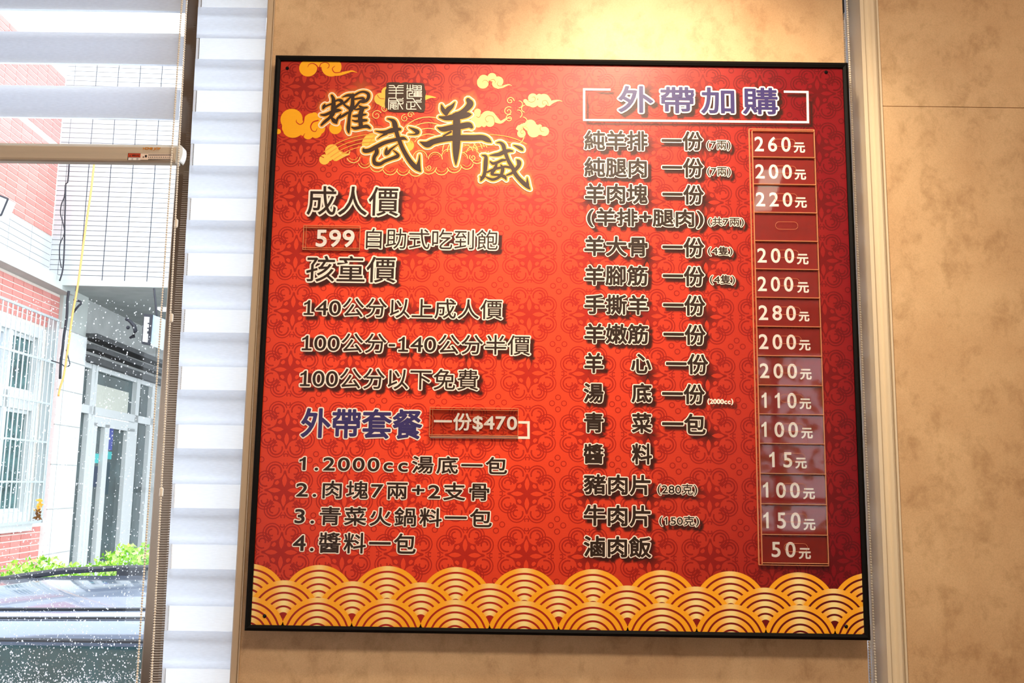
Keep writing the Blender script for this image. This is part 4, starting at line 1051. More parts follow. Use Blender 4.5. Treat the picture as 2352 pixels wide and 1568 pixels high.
e.box((XH0, -0.0068, ZH0), (XH0 + 0.0016, -0.0014, ZH1)); e.box((XH0 + 0.0062, -0.0074, ZH0 + 0.002), (XH0 + 0.0076, -0.0014, ZH1 - 0.004))
e.box((XH1 - 0.0013, -0.0074, ZH0), (XH1, -0.0014, ZH1)); e.box((XH0, -0.0074, ZH0), (XH1, -0.0014, ZH0 + 0.0012)); e.box((XH0 + 0.006, -0.0074, ZH0 + 0.0042), (XH1, -0.0014, ZH0 + 0.0052))
e.box((XH0, -0.0074, ZH1 - 0.0012), (XH1, -0.0066, ZH1))
e.build('side_strip', M['edge'], hold)
for k in range(16):
    MB().box((xs0, -0.0088, cz[k] - 0.0006), (XH1 - 0.0008, -0.0014, cz[k] + 0.0006)).build('divider', M['edge'], hold)
for k in range(15): clear_box(hold, xs0 + 0.0005, cz[k+1] + 0.0008, XH1 - 0.0015, cz[k] - 0.0034, notch_x=0.4615)
rows = [('260', (1733,313.4,1816,348.8), (1822.9,326.8,1849,351)), ('200', (1734.8,376.8,1818.8,411.2), (1825,389.3,1851.4,413)), ('220', (1736,441,1819.6,475), (1826,452.9,1853,477.3)), None,
 ('200', (1739.3,569.3,1824,604.3), (1830.2,582.7,1857,607.3)), ('200', (1740.2,634.5,1822,669.8), (1831,647.5,1857.9,672.5)), ('280', (1742.3,700.5,1828,736.3), (1834.6,715.7,1859,738.2)),
 ('200', (1742.9,766.8,1828.4,802.9), (1835,780.5,1861.6,805)), ('200', (1745,833.8,1830.7,869.5), (1837.5,846.8,1864.3,871.8)), ('110', (1749.5,901,1829.5,937.9), (1836.4,914.6,1863.2,939.6)),
 ('100', (1749,968.2,1832.9,1004.6), (1840.2,982,1866.8,1007)), ('15', (1767,1037.3,1819.5,1073.6), (1826.6,1050.7,1853,1076)), ('100', (1752.7,1106.8,1837,1143.8), (1844.5,1120.5,1871.8,1146.4)),
 ('150', (1753.4,1175.5,1838.8,1214.3), (1845.5,1191.4,1873,1217.5)), ('50', (1772,1243.4,1827.5,1280), (1834.6,1258,1862.5,1283.6))]
beside = ['純羊排', '純腿肉', '羊肉塊', '', '羊大骨', '羊腳筋', '手撕羊', '羊嫩筋', '羊心', '湯底', '青菜', '醬料', '豬肉片', '牛肉片', '滷肉飯']
DY = 0.0042
def scale_to_depth(Q, y):
    """points on the board face -> the same sight line at another depth of the pocket"""
    k = (y - CAM.y) / (0 - CAM.y)
    return np.stack([CAM.x + (Q[:, 0] - CAM.x) * k, (CAM.z - ZB) + (Q[:, 1] - (CAM.z - ZB)) * k], 1)
def card_text(parent, s, box, r1, y, track=0.0):
    V, T, E = layout(s, track); Q = scale_to_depth(fit(V, box, r1 * MPP), y); mb = MB()
    mb.add(P3(Q, y), T); outline(mb, Q, E, r1 * MPP, y, (1, 1, 1))
    mb.union(y, (1, 1, 1))
    return mb.build('price_lettering', M['card_ink'], parent)
ORD = ['first', 'second', 'third', 'fourth', 'fifth', 'sixth', 'seventh', 'eighth', 'ninth', 'tenth', 'eleventh', 'twelfth', 'thirteenth', 'fourteenth', 'lowest']
for k, r in enumerate(rows):
    z1, z0 = cz[k] - 0.0042, cz[k+1] + 0.0014
    if r is None:
        c = empty('price_card', (0.46, -0.0035, z0), 'blank maroon card in the empty fourth pocket of the price rack', 'price card', 'cards in the price rack')
    else:
        c = empty('price_card', (0.46, -0.0035, z0), 'maroon price card reading %s元, %s from the top of the price rack' % (r[0], ORD[k]) if k < 14 else 'maroon price card reading 50元, in the bottom pocket of the price rack', 'price card', 'cards in the price rack')
    MB().box((xs0 + 0.0012, -0.0040, z0), (XH1 - 0.0028, -0.0034, z1)).build('card_sheet', M['card'], c)
    if r:
        tr_ = 0.20
        card_text(c, r[0], r[1], 0.75, -0.0043, tr_); card_text(c, '元', r[2], 0.9, -0.0043)
# pocket with 599
def pocket(label, x0, z0, x1, z1, notch_x):
    h_ = empty('price_pocket', ((x0 + x1) / 2, -0.001, z0), label, 'price holder')
    clear_box(h_, x0, z0, x1, z1, 'front_plate', True, notch_x)
    MB().box((x0, -0.0026, z0), (x1, -0.0023, z1)).build('back_plate', M['film'], h_)
    e = MB()
    for zz_ in (z0, z0 + 0.0040, z1 - 0.0010, z1 - 0.0052): e.box((x0, -0.0078, zz_), (x1, -0.0014, zz_ + 0.0010))
    e.box((x0, -0.0074, z0), (x0 + 0.0010, -0.0014, z1)); e.box((x1 - 0.0010, -0.0074, z0), (x1, -0.0014, z1)); e.box((x0 + 0.0055, -0.0072, z0), (x0 + 0.0063, -0.0066, z1))
    e.build('cut_edge', M['edge'], h_); return h_
a, b = bxz([(699, 519)])[0], bxz([(827, 577)])[0]
pocket('small clear acrylic pocket holding the 599 price, under 成人價', a[0], b[1] + ZB, b[0], a[1] + ZB, (a[0] + b[0]) / 2 + 0.004)
def film_card(label, a, b, s, box, r1):
    c = empty('price_card', ((a[0] + b[0]) / 2, -0.0035, b[1] + ZB + 0.003), label, 'price card')
    MB().box((a[0] + 0.003, -0.0036, b[1] + ZB + 0.003), (b[0] - 0.003, -0.0034, a[1] + ZB - 0.003)).build('clear_film', M['film'], c)
    V, T, E = layout(s, 0.03); Q = scale_to_depth(fit(V, box, r1 * MPP), -0.0040); mb = MB()
    mb.add(P3(Q, -0.0040), T); outline(mb, Q, E, r1 * MPP, -0.0040, (1, 1, 1)); mb.union(-0.0040, (1, 1, 1)); mb.build('price_lettering', M['card_ink'], c)
film_card('clear price card reading 599 in the small pocket under 成人價', a, b, '599', (725.5, 526.5, 814.3, 568), 1.3)
a, b = bxz([(988, 935)])[0], bxz([(1190, 1006)])[0]
pocket('wide clear acrylic pocket holding the 一份$470 price, right of 外帶套餐', a[0], b[1] + ZB, b[0], a[1] + ZB, (a[0] + b[0]) / 2 + 0.004)
film_card('clear price card reading 一份$470 right of 外帶套餐', a, b, '一份$470', (996.4, 947, 1187.8, 992), 0.9)

# ------------------------------------------------------------------ maker's mark and warning sticker on the blind's bottom rail
YS = YB - 0.0126
def at_xz(x, y): p = at(x, y, YS); return (p.x, p.z)
def flat_text(mb, s, x0, y0, x1, y1, col, r=0.0, slant=0.0, dy=0.0):
    V, T, E = layout(s, 0.02); mn, mx = V.min(0), V.max(0); q = (V - mn) / (mx - mn)
    A = at_xz(x0, y0); B = at_xz(x1, y1); tl = (B[1] - A[1])
    zlow = at_xz(x0, y1)[1]
    hh = A[1] - zlow
    X = A[0] + q[:, 0] * (B[0] - A[0]) + q[:, 1] * slant * hh; Z = zlow + q[:, 1] * hh
    P = np.stack([X, np.full(len(X), YS - 0.0003 - dy), Z], 1); mb.add(P, T, col)
    if r > 0:
        QQ = np.stack([X, Z - ZB], 1); outline(mb, QQ, E, r, YS - 0.0003 - dy, col, 5)
mb = MB(); flat_text(mb, 'HOMEJOY', 328.5, 338.5, 368, 345, lin((226, 146, 30)), 0.00022, 0.12)
for i in range(14):
    u = at_xz(328 + i * 2.7, 347.3); mb.add([(u[0], YS - 0.0003, u[1]), (u[0] + 0.0016, YS - 0.0003, u[1]), (u[0] + 0.0016, YS - 0.0003, u[1] + 0.0006), (u[0], YS - 0.0003, u[1] + 0.0006)], [(0, 1, 2, 3)], lin((190, 120, 60)))
mk = mb.build('maker_mark', M['sticker'], lb); mk['label'] = 'small gold printed lettering'
def quad(mb, x0, y0, x1, y1, col, dy=0.0):
    A, B = at_xz(x0, y0), at_xz(x1, y1); mb.add([(A[0], YS - dy, A[1]), (A[0], YS - dy, B[1]), (B[0], YS - dy, B[1]), (B[0], YS - dy, A[1])], [(0, 1, 2, 3)], col)
st = MB(); K = lin((40, 30, 26))
quad(st, 294, 351.5, 397.5, 368.5, K, 0.0001); quad(st, 295, 352.3, 322.4, 361, lin((214, 70, 24)), 0.0002); quad(st, 295, 361.6, 322.4, 367.9, lin((250, 240, 230)), 0.0002); quad(st, 323.2, 352.3, 396.8, 367.9, lin((252, 228, 206)), 0.0002)
flat_text(st, 'WARNING', 302.5, 354.5, 320.5, 359.2, K, 0.0001); flat_text(st, '注\u3000意', 301, 362.6, 318, 367.2, K)
A = at_xz(298.8, 354); B = at_xz(298.8, 359.2); st.add([(A[0], YS - 0.0003, A[1]), (B[0] - 0.0014, YS - 0.0003, B[1]), (B[0] + 0.0014, YS - 0.0003, B[1])], [(0, 1, 2)], K)
for row, (yy, n_, xe) in enumerate(((356, 26, 393), (361, 12, 391.5), (365.8, 26, 395.5))):
    for i in range(n_):
        x = 341 + (xe - 341) * i / n_; quad(st, x, yy - 1.2, x + (xe - 341) / n_ * 0.72 if row != 1 else x + 1.8, yy + 1.2, K, 0.0003)
quad(st, 328, 359, 331, 362.5, lin((120, 90, 80)), 0.0003); quad(st, 333, 356, 337.5, 361.5, K, 0.0003)
so_ = st.build('warning_sticker', M['sticker'], lb); so_['label'] = 'red and cream warning sticker on the bottom rail'

# ------------------------------------------------------------------ outside: the building across the street
GZ0 = -0.6
DEPTH = 10.5
O = Vector((CAM.x - 5.25, CAM.y + DEPTH, 0))
ds = Vector((0.0455, -1.0, 0)).normalized(); dn = Vector((1.0, 0.0455, 0)).normalized()
def Bp(s, w, z): return O + ds * s + dn * w + Vector((0, 0, z))
def bbox(mb, s0_, s1_, w0, w1, z0, z1, col=None):
    vs = [Bp(s0_, w0, z0), Bp(s1_, w0, z0), Bp(s1_, w1, z0), Bp(s0_, w1, z0), Bp(s0_, w0, z1), Bp(s1_, w0, z1), Bp(s1_, w1, z1), Bp(s0_, w1, z1)]
    return mb.add([tuple(v) for v in vs], [(0,3,2,1),(4,5,6,7),(0,1,5,4),(1,2,6,5),(2,3,7,6),(3,0,4,7)], col)
bd = empty('brick_building', (O.x, O.y, GZ0), 'red brick and white tiled building with a barred window and an arcade, across the street', 'building')
def bpart(name, m, *a, lab=None):
    mb = MB()
    for t in a: bbox(mb, *t)
    o = mb.build(name, M[m], bd)
    if lab: o['label'] = lab
    return o
S1 = 1.85
EL = -0.35                                  # the lower storey runs on this far past the upper corner
bpart('wall', 'mortar', (EL, S1, -0.30, -0.004, GZ0, 1.12), (EL, -0.03, -0.30, -0.004, 1.12, 3.26), (EL, S1, -0.3, -0.004, 3.24, 3.8), (0, S1, -0.3, -0.004, 3.8, 6.2), (1.65, S1, -0.3, -0.004, 1.12, 3.26))
# shared meshes for bricks and tiles
def shared(name, dims, m):
    mb = MB(); a, b, c = dims
    vs = [(0, 0, 0)]
    me = bpy.data.meshes.new(name)
    P = []
    for s_, w_, z_ in ((0,0,0),(a,0,0),(a,b,0),(0,b,0),(0,0,c),(a,0,c),(a,b,c),(0,b,c)): P.append(tuple(ds * s_ + dn * w_ + Vector((0, 0, z_))))
    me.from_pydata(P, [], [(0,3,2,1),(4,5,6,7),(0,1,5,4),(1,2,6,5),(2,3,7,6),(3,0,4,7)]); me.materials.append(M[m]); return me
brick_me = [shared('brick', (0.215, 0.025, 0.054), 'red_brick')]
M['red_brick2'] = pbr('red_brick_face_pale', (212, 142, 134), rough=0.85, var=0.08, vscale=14)
brick_me.append(shared('brick', (0.215, 0.025, 0.054), 'red_brick2'))
brick_half = shared('brick', (0.10, 0.025, 0.054), 'red_brick')
def place(name, me, p):
    o = bpy.data.objects.new(name, me); COL.objects.link(o); o.parent = bd; o.location = p - Vector((O.x, O.y, GZ0)); return o
def bricks(z0, z1, smax, s_from=0.008):
    z = z0
    while z + 0.054 < z1 + 0.002:
        s = s_from
        while s < smax:
            place('brick', random.choice(brick_me), Bp(s, -0.022, z)); s += 0.228
        z += 0.067
bricks(4.30, 5.35, 1.75)
mb = MB(); z = 5.372
while z < 6.15:
    s_ = 0.008
    while s_ < 1.75: bbox(mb, s_, s_ + 0.215, -0.022, 0.003, z, z + 0.054); s_ += 0.228
    z += 0.067
tag(mb.build('upper_bricks', M['red_brick'], bd), 'red bricks high on the wall behind the roller blind', kind='stuff')
bricks(3.27, 3.66, 1.5, EL + 0.008)
bricks(0.48, 1.10, 1.5, EL + 0.008)
z = 1.16
while z < 3.24:
    place('brick', brick_half, Bp(EL + 0.012, -0.022, z)); place('brick', brick_half, Bp(EL + 0.125, -0.022, z)); z += 0.067
# white tiled band and ledge on the brick facade
bpart('tile_band', 'tile_joint', (0, S1, -0.0035, 0.0, 3.86, 4.29))
tile_f = shared('tile', (0.492, 0.012, 0.066), 'white_tile')
z = 3.865
while z < 4.26:
    s = 0.004
    while s < 1.4: place('tile', tile_f, Bp(s, -0.004, z)); s += 0.5
    z += 0.0705
bpart('ledge', 'concrete', (EL, S1, -0.05, 0.16, 3.69, 3.83), lab='pale grey concrete ledge')
bpart('ledge_top_strip', 'soffit', (0, S1, -0.02, 0.10, 3.83, 3.86))  # solid grey strip between the ledge and the tile band
# end wall facing the street window, in long white tiles
ZS = 3.80
bpart('wall', 'tile_joint', (-0.3, -0.014, 0.0, 5.5, ZS, 6.4))
tile_e = bpy.data.meshes.new('tile'); TW, TH_ = 0.238, 0.0515
P = []
for s_, w_, z_ in ((0,0,0),(0.012,0,0),(0.012,TW,0),(0,TW,0),(0,0,TH_),(0.012,0,TH_),(0.012,TW,TH_),(0,TW,TH_)): P.append(tuple(ds * s_ + dn * w_ + Vector((0, 0, z_))))
tile_e.from_pydata(P, [], [(0,3,2,1),(4,5,6,7),(0,1,5,4),(1,2,6,5),(2,3,7,6),(3,0,4,7)]); tile_e.materials.append(M['white_tile'])
w00 = 0.10
for iz in range(25):
    z = ZS + 0.004 + iz * 0.0574
    for iw in range(6):
        w = w00 + iw * 0.2485
        place('tile', tile_e, Bp(-0.016, w, z))
mbn = MB()
for iz in range(25):
    z = ZS + 0.004 + iz * 0.0574; bbox(mbn, -0.016, -0.004, 0.004, 0.094, z, z + TH_)
    for iw in range(6, 21): bbox(mbn, -0.016, -0.004, w00 + iw*0.2485, w00 + iw*0.2485 + TW, z, z + TH_)
for iz in range(25, 45):
    z = ZS + 0.004 + iz * 0.0574; bbox(mbn, -0.016, -0.004, 0.004, 0.094, z, z + TH_)
    for iw in range(0, 21): bbox(mbn, -0.016, -0.004, w00 + iw*0.2485, w00 + iw*0.2485 + TW, z, z + TH_)
tag(mbn.build('edge_tiles', M['white_tile'], bd), 'narrow white tiles at the corner and beyond', kind='stuff')
bpart('arcade_soffit', 'soffit', (-6.0, -0.02, -0.2, 5.5, ZS, ZS + 0.05), lab='grey arcade ceiling')
bpart('beam', 'concrete', (-0.05, 0.0, 0.0, 5.5, ZS - 0.06, ZS + 0.003))
# arcade pilaster and storefront in the plane of the facade, beyond the corner
M['pilaster'] = pbr('white_stone', (238, 241, 241), rough=0.4, var=0.03)
bpart('pilaster', 'pilaster', (-1.06, EL, -0.05, 0.06, GZ0, 3.30), lab='white stone pilaster')
bpart('pilaster_top', 'concrete', (-1.06, EL, -0.05, 0.04, 3.30, ZS))
for z in (0.25, 0.75, 1.25, 1.75, 2.2, 2.6, 2.95, 3.3): bpart('pilaster_joint', 'soffit', (-1.062, EL + 0.002, 0.05, 0.0605, z, z + 0.012))
bpart('pilaster_groove', 'soffit', (-0.50, -0.485, 0.05, 0.0605, GZ0, 3.3))
bpart('wall', 'soffit', (-7.0, -3.85, -0.3, -0.0, GZ0, ZS), (-3.85, -1.06, -0.3, -0.02, 3.0, ZS))
bpart('shutter_box', 'dark', (-4.3, -1.06, -0.02, 0.10, 3.02, 3.10), (-4.3, -1.06, -0.02, 0.14, 3.17, 3.23), (-4.3, -1.06, -0.02, 0.18, 3.3, 3.36))
bpart('back_wall', 'soffit', (-7.0, -6.8, -0.1, 5.5, GZ0, ZS))
# storefront: posts, transom, panes
def post(s_, w=0.07): return (-s_ - w/2, -s_ + w/2, -0.05, 0.03, GZ0, 3.02)
sf = bpart('storefront_frame', 'white_metal', post(1.42, 0.09), post(1.54, 0.06), post(3.08, 0.14), post(3.74, 0.12), (-3.8, -1.06, -0.05, 0.03, 2.40, 2.50), (-3.8, -1.06, -0.05, 0.02, 2.96, 3.02), lab='white metal frame of the glass shopfront')
def spane(name, m, s0_, s1_, z0, z1, w=-0.03, lab=None, par=None):
    mb = MB(); bbox(mb, -s1_, -s0_, w - 0.012, w, z0, z1); o = mb.build(name, M[m], par or sf)
    if lab: o['label'] = lab
    return o
for a_, b_ in ((1.06, 1.38), (1.57, 3.0), (3.14, 3.7)):
    spane('pane', 'shopglass', a_, b_, 2.5, 2.98)
spane('pane', 'shopglass', 1.06, 1.38, GZ0, 2.4); spane('pane', 'shopglass', 3.14, 3.7, GZ0, 2.4)
M['cream_board'] = pbr('cream_board', (206, 208, 196), rough=0.6, var=0.05)
spane('inner_board', 'cream_board', 1.6, 2.85, 2.5, 2.80, -0.022)
dr = bpart('entrance_door', 'white_metal', (-3.0, -1.57, -0.04, 0.045, 2.26, 2.38), (-1.64, -1.57, -0.04, 0.045, GZ0, 2.3), (-2.06, -1.90, -0.04, 0.045, GZ0, 2.3), (-3.0, -2.72, -0.04, 0.045, GZ0, 2.3), lab='white framed glass entrance door')
spane('pane', 'shopglass', 1.64, 1.9, GZ0, 2.28, -0.01, par=dr); spane('pane', 'shopglass', 2.06, 2.72, GZ0, 2.28, -0.01, par=dr)
def poster(s0_, s1_, z0, z1, col, lab):
    mb = MB(); bbox(mb, -s1_, -s0_, -0.004, 0.0, z0, z1, lin(col)); mb.build('poster', M['poster'], dr)['label'] = lab
poster(2.08, 2.32, 1.98, 2.26, (72, 84, 160), 'blue poster on the door glass'); poster(2.08, 2.32, 1.86, 1.96, (60, 176, 176), 'teal strip on the door glass')
poster(1.66, 1.88, 1.80, 1.92, (70, 188, 186), 'teal strip on the door glass'); poster(1.66, 1.88, 1.50, 1.76, (34, 52, 78), 'dark poster on the door glass')
poster(2.08, 2.30, 1.40, 1.82, (40, 66, 76), 'dark poster on the door glass')
mb = MB(); bbox(mb, -1.75, -1.6, 0.70, 0.95, ZS - 0.03, ZS - 0.001)
M['tube_on'] = None
m, nt, out = mat('lit_fluorescent'); em = nt.nodes.new('ShaderNodeEmission'); em.inputs[1].default_value = 3; nt.links.new(em.outputs[0], out.inputs[0]); M['tube_on'] = m
mb.build('ceiling_light', M['tube_on'], bd)['label'] = 'lit strip light under the arcade'

# barred window on the brick facade
def wbar(*t): return t
wf_ = bpart('window_frame', 'white_metal', (-0.03, 1.65, -0.10, 0.00, 3.12, 3.24), (-0.03, 1.65, -0.10, 0.0, 1.14, 1.24), (-0.03, 0.07, -0.10, 0.0, 1.24, 3.12), (1.56, 1.65, -0.1, 0.0, 1.24, 3.12),
            (0.07, 1.56, -0.10, -0.01, 2.32, 2.50), (0.66, 0.76, -0.10, -0.01, 1.24, 3.12), (-0.03, 1.65, -0.02, 0.05, 1.04, 1.14), lab='white framed sash window')
for a_, b_, z0, z1, mm in ((0.12, 0.63, 2.54, 3.08, 'housepane'), (0.12, 0.63, 1.28, 2.28, 'housepane'), (0.79, 1.53, 2.54, 3.08, 'curtain'), (0.79, 1.53, 1.28, 2.28, 'curtain')):
    mb = MB(); bbox(mb, a_, b_, -0.08, -0.07, z0, z1); mb.build('window_pane', M[mm], wf_)
    mb = MB()
    for t in ((a_ - 0.04, a_, z0 - 0.04, z1 + 0.04), (b_, b_ + 0.04, z0 - 0.04, z1 + 0.04), (a_, b_, z0 - 0.04, z0), (a_, b_, z1, z1 + 0.04)): bbox(mb, t[0], t[1], -0.085, -0.045, t[2], t[3])
    mb.build('sash', M['white_metal'], wf_)
gr = bpart('window_grille', 'steel', (-0.10, 1.8, 0.10, 0.125, 3.34, 3.365), (-0.10, 1.8, 0.10, 0.125, 1.12, 1.145), (-0.10, 1.8, 0.10, 0.118, 2.86, 2.885), (-0.10, 1.8, 0.10, 0.118, 2.40, 2.42), (-0.10, 1.8, 0.10, 0.118, 1.98, 2.0), (-0.10, 1.8, 0.10, 0.118, 1.55, 1.57),
           (-0.10, -0.075, -0.02, 0.125, 1.12, 3.36), lab='pale steel security grille')
s = -0.07
while s < 1.8:
    mb = MB(); mb.tube([Bp(s, 0.112, 1.14), Bp(s, 0.112, 3.345)], 0.0075, 6); mb.build('grille_bar', M['steel'], gr); s += 0.105

# lantern-like sign box at the left edge
sb = empty('sign_box', tuple(atd(4, 470, 7.6)), 'pale sign box with dark edges, cut by the left edge of the photo', 'sign')
def boxpx(x0, y0, x1, y1, d, th, mm, name, par):
    A, B = atd(x0, y0, d), atd(x1, y1, d); return MB().box((A.x, A.y, B.z), (B.x, A.y + th, A.z)).build(name, M[mm], par)
p = [atd(-60, 425, 7.6), atd(19, 457, 7.6), atd(3, 495, 7.6), atd(-60, 470, 7.6)]
def slab(pts, th, name, mm, par, col=None):
    mb = MB(); n_ = len(pts); vs = [tuple(q) for q in pts] + [(q.x, q.y + th, q.z) for q in pts]
    mb.add(vs, [tuple(range(n_))[::-1], tuple(range(n_, 2*n_))] + [(i, (i+1) % n_, n_ + (i+1) % n_, n_ + i) for i in range(n_)], col); return mb.build(name, M[mm], par)
slab(p, 0.12, 'light_panel', 'white_plastic', sb)
mb = MB()
for a_, b_ in zip(p, p[1:] + p[:1]): mb.tube([a_ + Vector((0, -0.005, 0)), b_ + Vector((0, -0.005, 0))], 0.008, 6)
mb.build('edge_strip', M['cable'], sb)

# hanging light box sign under the arcade
hs = empty('hanging_sign', tuple(atd(345, 790, 10.2)), 'hanging sign box with dark blue border and grey side, under the arcade', 'sign')
d0 = 10.2
A, B = atd(327, 718, d0), atd(349, 795, d0)
slab([atd(330, 720, d0), atd(350, 722, d0), atd(344, 792, d0), atd(325, 789, d0)], 0.06, 'sign_face', 'cable', hs)['label'] = 'dark blue border of the sign'
slab([atd(331.5, 727, d0 - 0.01), atd(343, 728, d0 - 0.01), atd(338.5, 786, d0 - 0.01), atd(327.5, 784, d0 - 0.01)], 0.008, 'light_panel', 'white_plastic', hs)
M['bluegrey'] = pbr('blue_grey_panel', (158, 176, 186), rough=0.5, var=0.05)
slab([atd(350, 722, d0 + 0.02), atd(400, 742, d0 + 0.02), atd(396, 812, d0 + 0.02), atd(344, 792, d0 + 0.02)], 0.05, 'side_panel', 'bluegrey', hs)
mb = MB(); mb.tube([atd(354, 662, d0 + 0.1), atd(360, 724, d0 + 0.03)], 0.011, 6); mb.tube([atd(375, 664, d0 + 0.1), atd(370, 732, d0 + 0.03)], 0.011, 6); mb.build('hanger_rod', M['cable'], hs)
mb = MB()
for q0, q1 in (((339, 741), (342, 744)), ((338, 752), (343, 755)), ((338, 760), (341, 766))): 
    a_, b_ = atd(*q0, d0 - 0.02), atd(*q1, d0 - 0.02); mb.box((a_.x, a_.y, b_.z), (b_.x, a_.y + 0.004, a_.z))
mb.build('sign_mark', M['cable'], hs)
# round dark fitting beside it
rf = empty('hose_ring', tuple(atd(300, 760, 10.4)), 'dark curled hose ring hanging under the arcade left of the hanging sign', 'hose')
pts = [atd(x, y, 10.4) for x, y in ((291, 733), (299, 738), (308, 748), (311, 760), (307, 772), (298, 776))]
mb = MB(); mb.tube(pts, [0.012, 0.018, 0.022, 0.024, 0.022, 0.012], 8); mb.ball(pts[0], 0.02); mb.ball(atd(294, 752, 10.4), 0.022); mb.build('ring', M['cable'], rf, smooth=True)

# cables and the orange hose running down the corner
def cable(name, pts, r, mm, depth, label, cat, group=None):
    P = smooth_path([(x, y, depth) for x, y in pts], 4); mb = MB(); mb.tube([atd(a_, b_, c_) for a_, b_, c_ in P], r, 6)
    return tag(mb.build(name, M[mm], None, smooth=True), label, cat, group)
cable('wall_cable', [(160, 360), (156, 415), (151, 425), (150, 470), (149, 500), (148, 560), (146, 600), (143, 625), (137, 645)], 0.008, 'cable', 10.35, 'dark twisted cable down the white tiled corner, nearest the wall edge', 'cable')
cable('wall_cable', [(150, 425), (148, 450), (141, 470), (139, 490), (144, 510), (148, 535), (138, 560), (137, 590), (141, 615)], 0.006, 'cable', 10.33, 'thin dark cable looping left of the twisted cable', 'cable')
cable('wall_cable', [(158, 668), (155, 690), (154, 720), (151, 745), (147, 770), (144, 800), (140, 830), (138, 870)], 0.014, 'cable', 10.30, 'thick dark cable bundle hanging below the ledge beside the orange hose', 'cable')
cable('wall_cable', [(170, 688), (187, 694), (178, 705), (168, 718)], 0.012, 'cable', 10.25, 'short dark cable bent over the top of the white pilaster', 'cable')
cable('wall_cable', [(152, 803), (158, 825), (160, 838), (150, 842), (140, 835), (118, 828)], 0.006, 'cable', 10.2, 'thin cable loop crossing in front of the pilaster, lower left', 'cable')
cable('orange_hose', [(218, 360), (209, 440), (200, 500), (189, 580), (178, 660), (167, 720), (156, 800), (147, 860), (138, 890), (134, 910)], 0.011, 'hose', 10.2, 'long pale orange hose hanging diagonally across the tiled wall', 'hose')
MB().ball(tuple(atd(91, 1165, 9.8)), 0.02).v
lf = empty('hanging_plant', tuple(atd(90, 1168, 9.3)), 'small yellow and brown plant tuft hanging beside the barred window', 'plant')
mb = MB()
for i in range(60):
    x, y = random.gauss(91, 3), random.uniform(1145, 1192); c = atd(x - (y - 1145) * 0.12, y, 9.3); r_ = random.uniform(0.012, 0.03); a_ = random.uniform(0, 6.28)
    u = Vector((math.cos(a_), 0.4, math.sin(a_))) * r_; v = Vector((-math.sin(a_), 0.3, math.cos(a_))) * r_ * 0.5
    mb.add([tuple(c - u), tuple(c + v), tuple(c + u), tuple(c - v)], [(0, 1, 2, 3)], lin((232, 180, 80)) if y < 1172 else lin((120, 84, 50)))
tag(mb.build('leaves', M['leaf'], lf), kind='stuff')

# street
tag(MB().box((-14, 0.5, GZ0 - 0.1), (8, 22, GZ0)).build('street', M['asphalt']), kind='structure')
# hedge in a planter
hd = empty('hedge', (-3.0, CAM.y + 9.0, GZ0), 'bright green hedge in a planter in front of the shopfront', 'hedge')
MB().box((-4.7, CAM.y + 8.75, GZ0), (-0.5, CAM.y + 9.25, 0.25)).build('planter', M['concrete'], hd)
mb = MB(); rng = np.random.RandomState(3)
for i in range(6500):
    x = rng.uniform(-4.7, -0.5); y = CAM.y + rng.uniform(8.65, 9.35)
    top = 0.86 + 0.05 * math.sin(x * 5.1) + 0.04 * math.sin(x * 13.7 + 1) + (0.10 if x > -3.85 else -0.02)
    z = top - abs(rng.normal(0, 0.22)); z = max(z, 0.2)
    if x < -4.4: z -= (-4.4 - x) * 0.4
    r_ = rng.uniform(0.018, 0.04); a = rng.normal(size=3); a /= np.linalg.norm(a); b = np.cross(a, rng.normal(size=3)); b /= np.linalg.norm(b)
    c = np.array([x, y, z]); col = lin([(150, 200, 70), (190, 226, 110), (110, 168, 50), (214, 232, 150)][rng.randint(4)])
    mb.add([c - a*r_, c + b*r_*0.5, c + a*r_, c - b*r_*0.5], [(0, 1, 2, 3)], col)
tag(mb.build('foliage', M['leaf'], hd), 'dense small light green leaves', kind='stuff')

# ------------------------------------------------------------------ the parked car
car = empty('car', (-0.9, 3.0, GZ0), 'silver blue car with black roof rails, parked outside the left window', 'car')
CX0, CX1 = -3.35, 1.35
def section(y0, y1, zs):  return None
def loft(stations, name, m, smooth=True, par=None):
    """stations: list of (x, [(y,z)...]) closed rings"""
    mb = MB(); n_ = len(stations[0][1]); vs = []; fs = []
    for x, ring in stations: vs += [(x, y, z) for y, z in ring]
    for i in range(len(stations) - 1):
        for k in range(n_): fs.append((i*n_ + k, i*n_ + (k+1) % n_, (i+1)*n_ + (k+1) % n_, (i+1)*n_ + k))
    fs.append(tuple(range(n_))[::-1]); fs.append(tuple((len(stations)-1)*n_ + k for k in range(n_)))
    mb.add(vs, fs); return mb.build(name, M[m], par or car, smooth=smooth)
yn, yf = 2.02, 3.78; ym = (yn + yf) / 2
def body_ring(k, zt):      # lower body, width factor k and top z
    h = (yf - yn) / 2 * k
    return [(ym - h, GZ0 + 0.32), (ym - h - 0.02 * k, GZ0 + 0.7), (ym - h + 0.02, zt - 0.06), (ym - h + 0.10, zt), (ym + h - 0.10, zt), (ym + h - 0.02, zt - 0.06), (ym + h + 0.02 * k, GZ0 + 0.7), (ym + h, GZ0 + 0.32)]
loft([(-3.35, body_ring(0.80, 0.20)), (-3.25, body_ring(0.93, 0.38)), (-2.9, body_ring(1, 0.46)), (-1.0, body_ring(1, 0.48)), (0.2, body_ring(1, 0.47)), (0.5, body_ring(1, 0.42)), (1.2, body_ring(0.94, 0.30)), (1.35, body_ring(0.8, 0.12))], 'body', 'car')
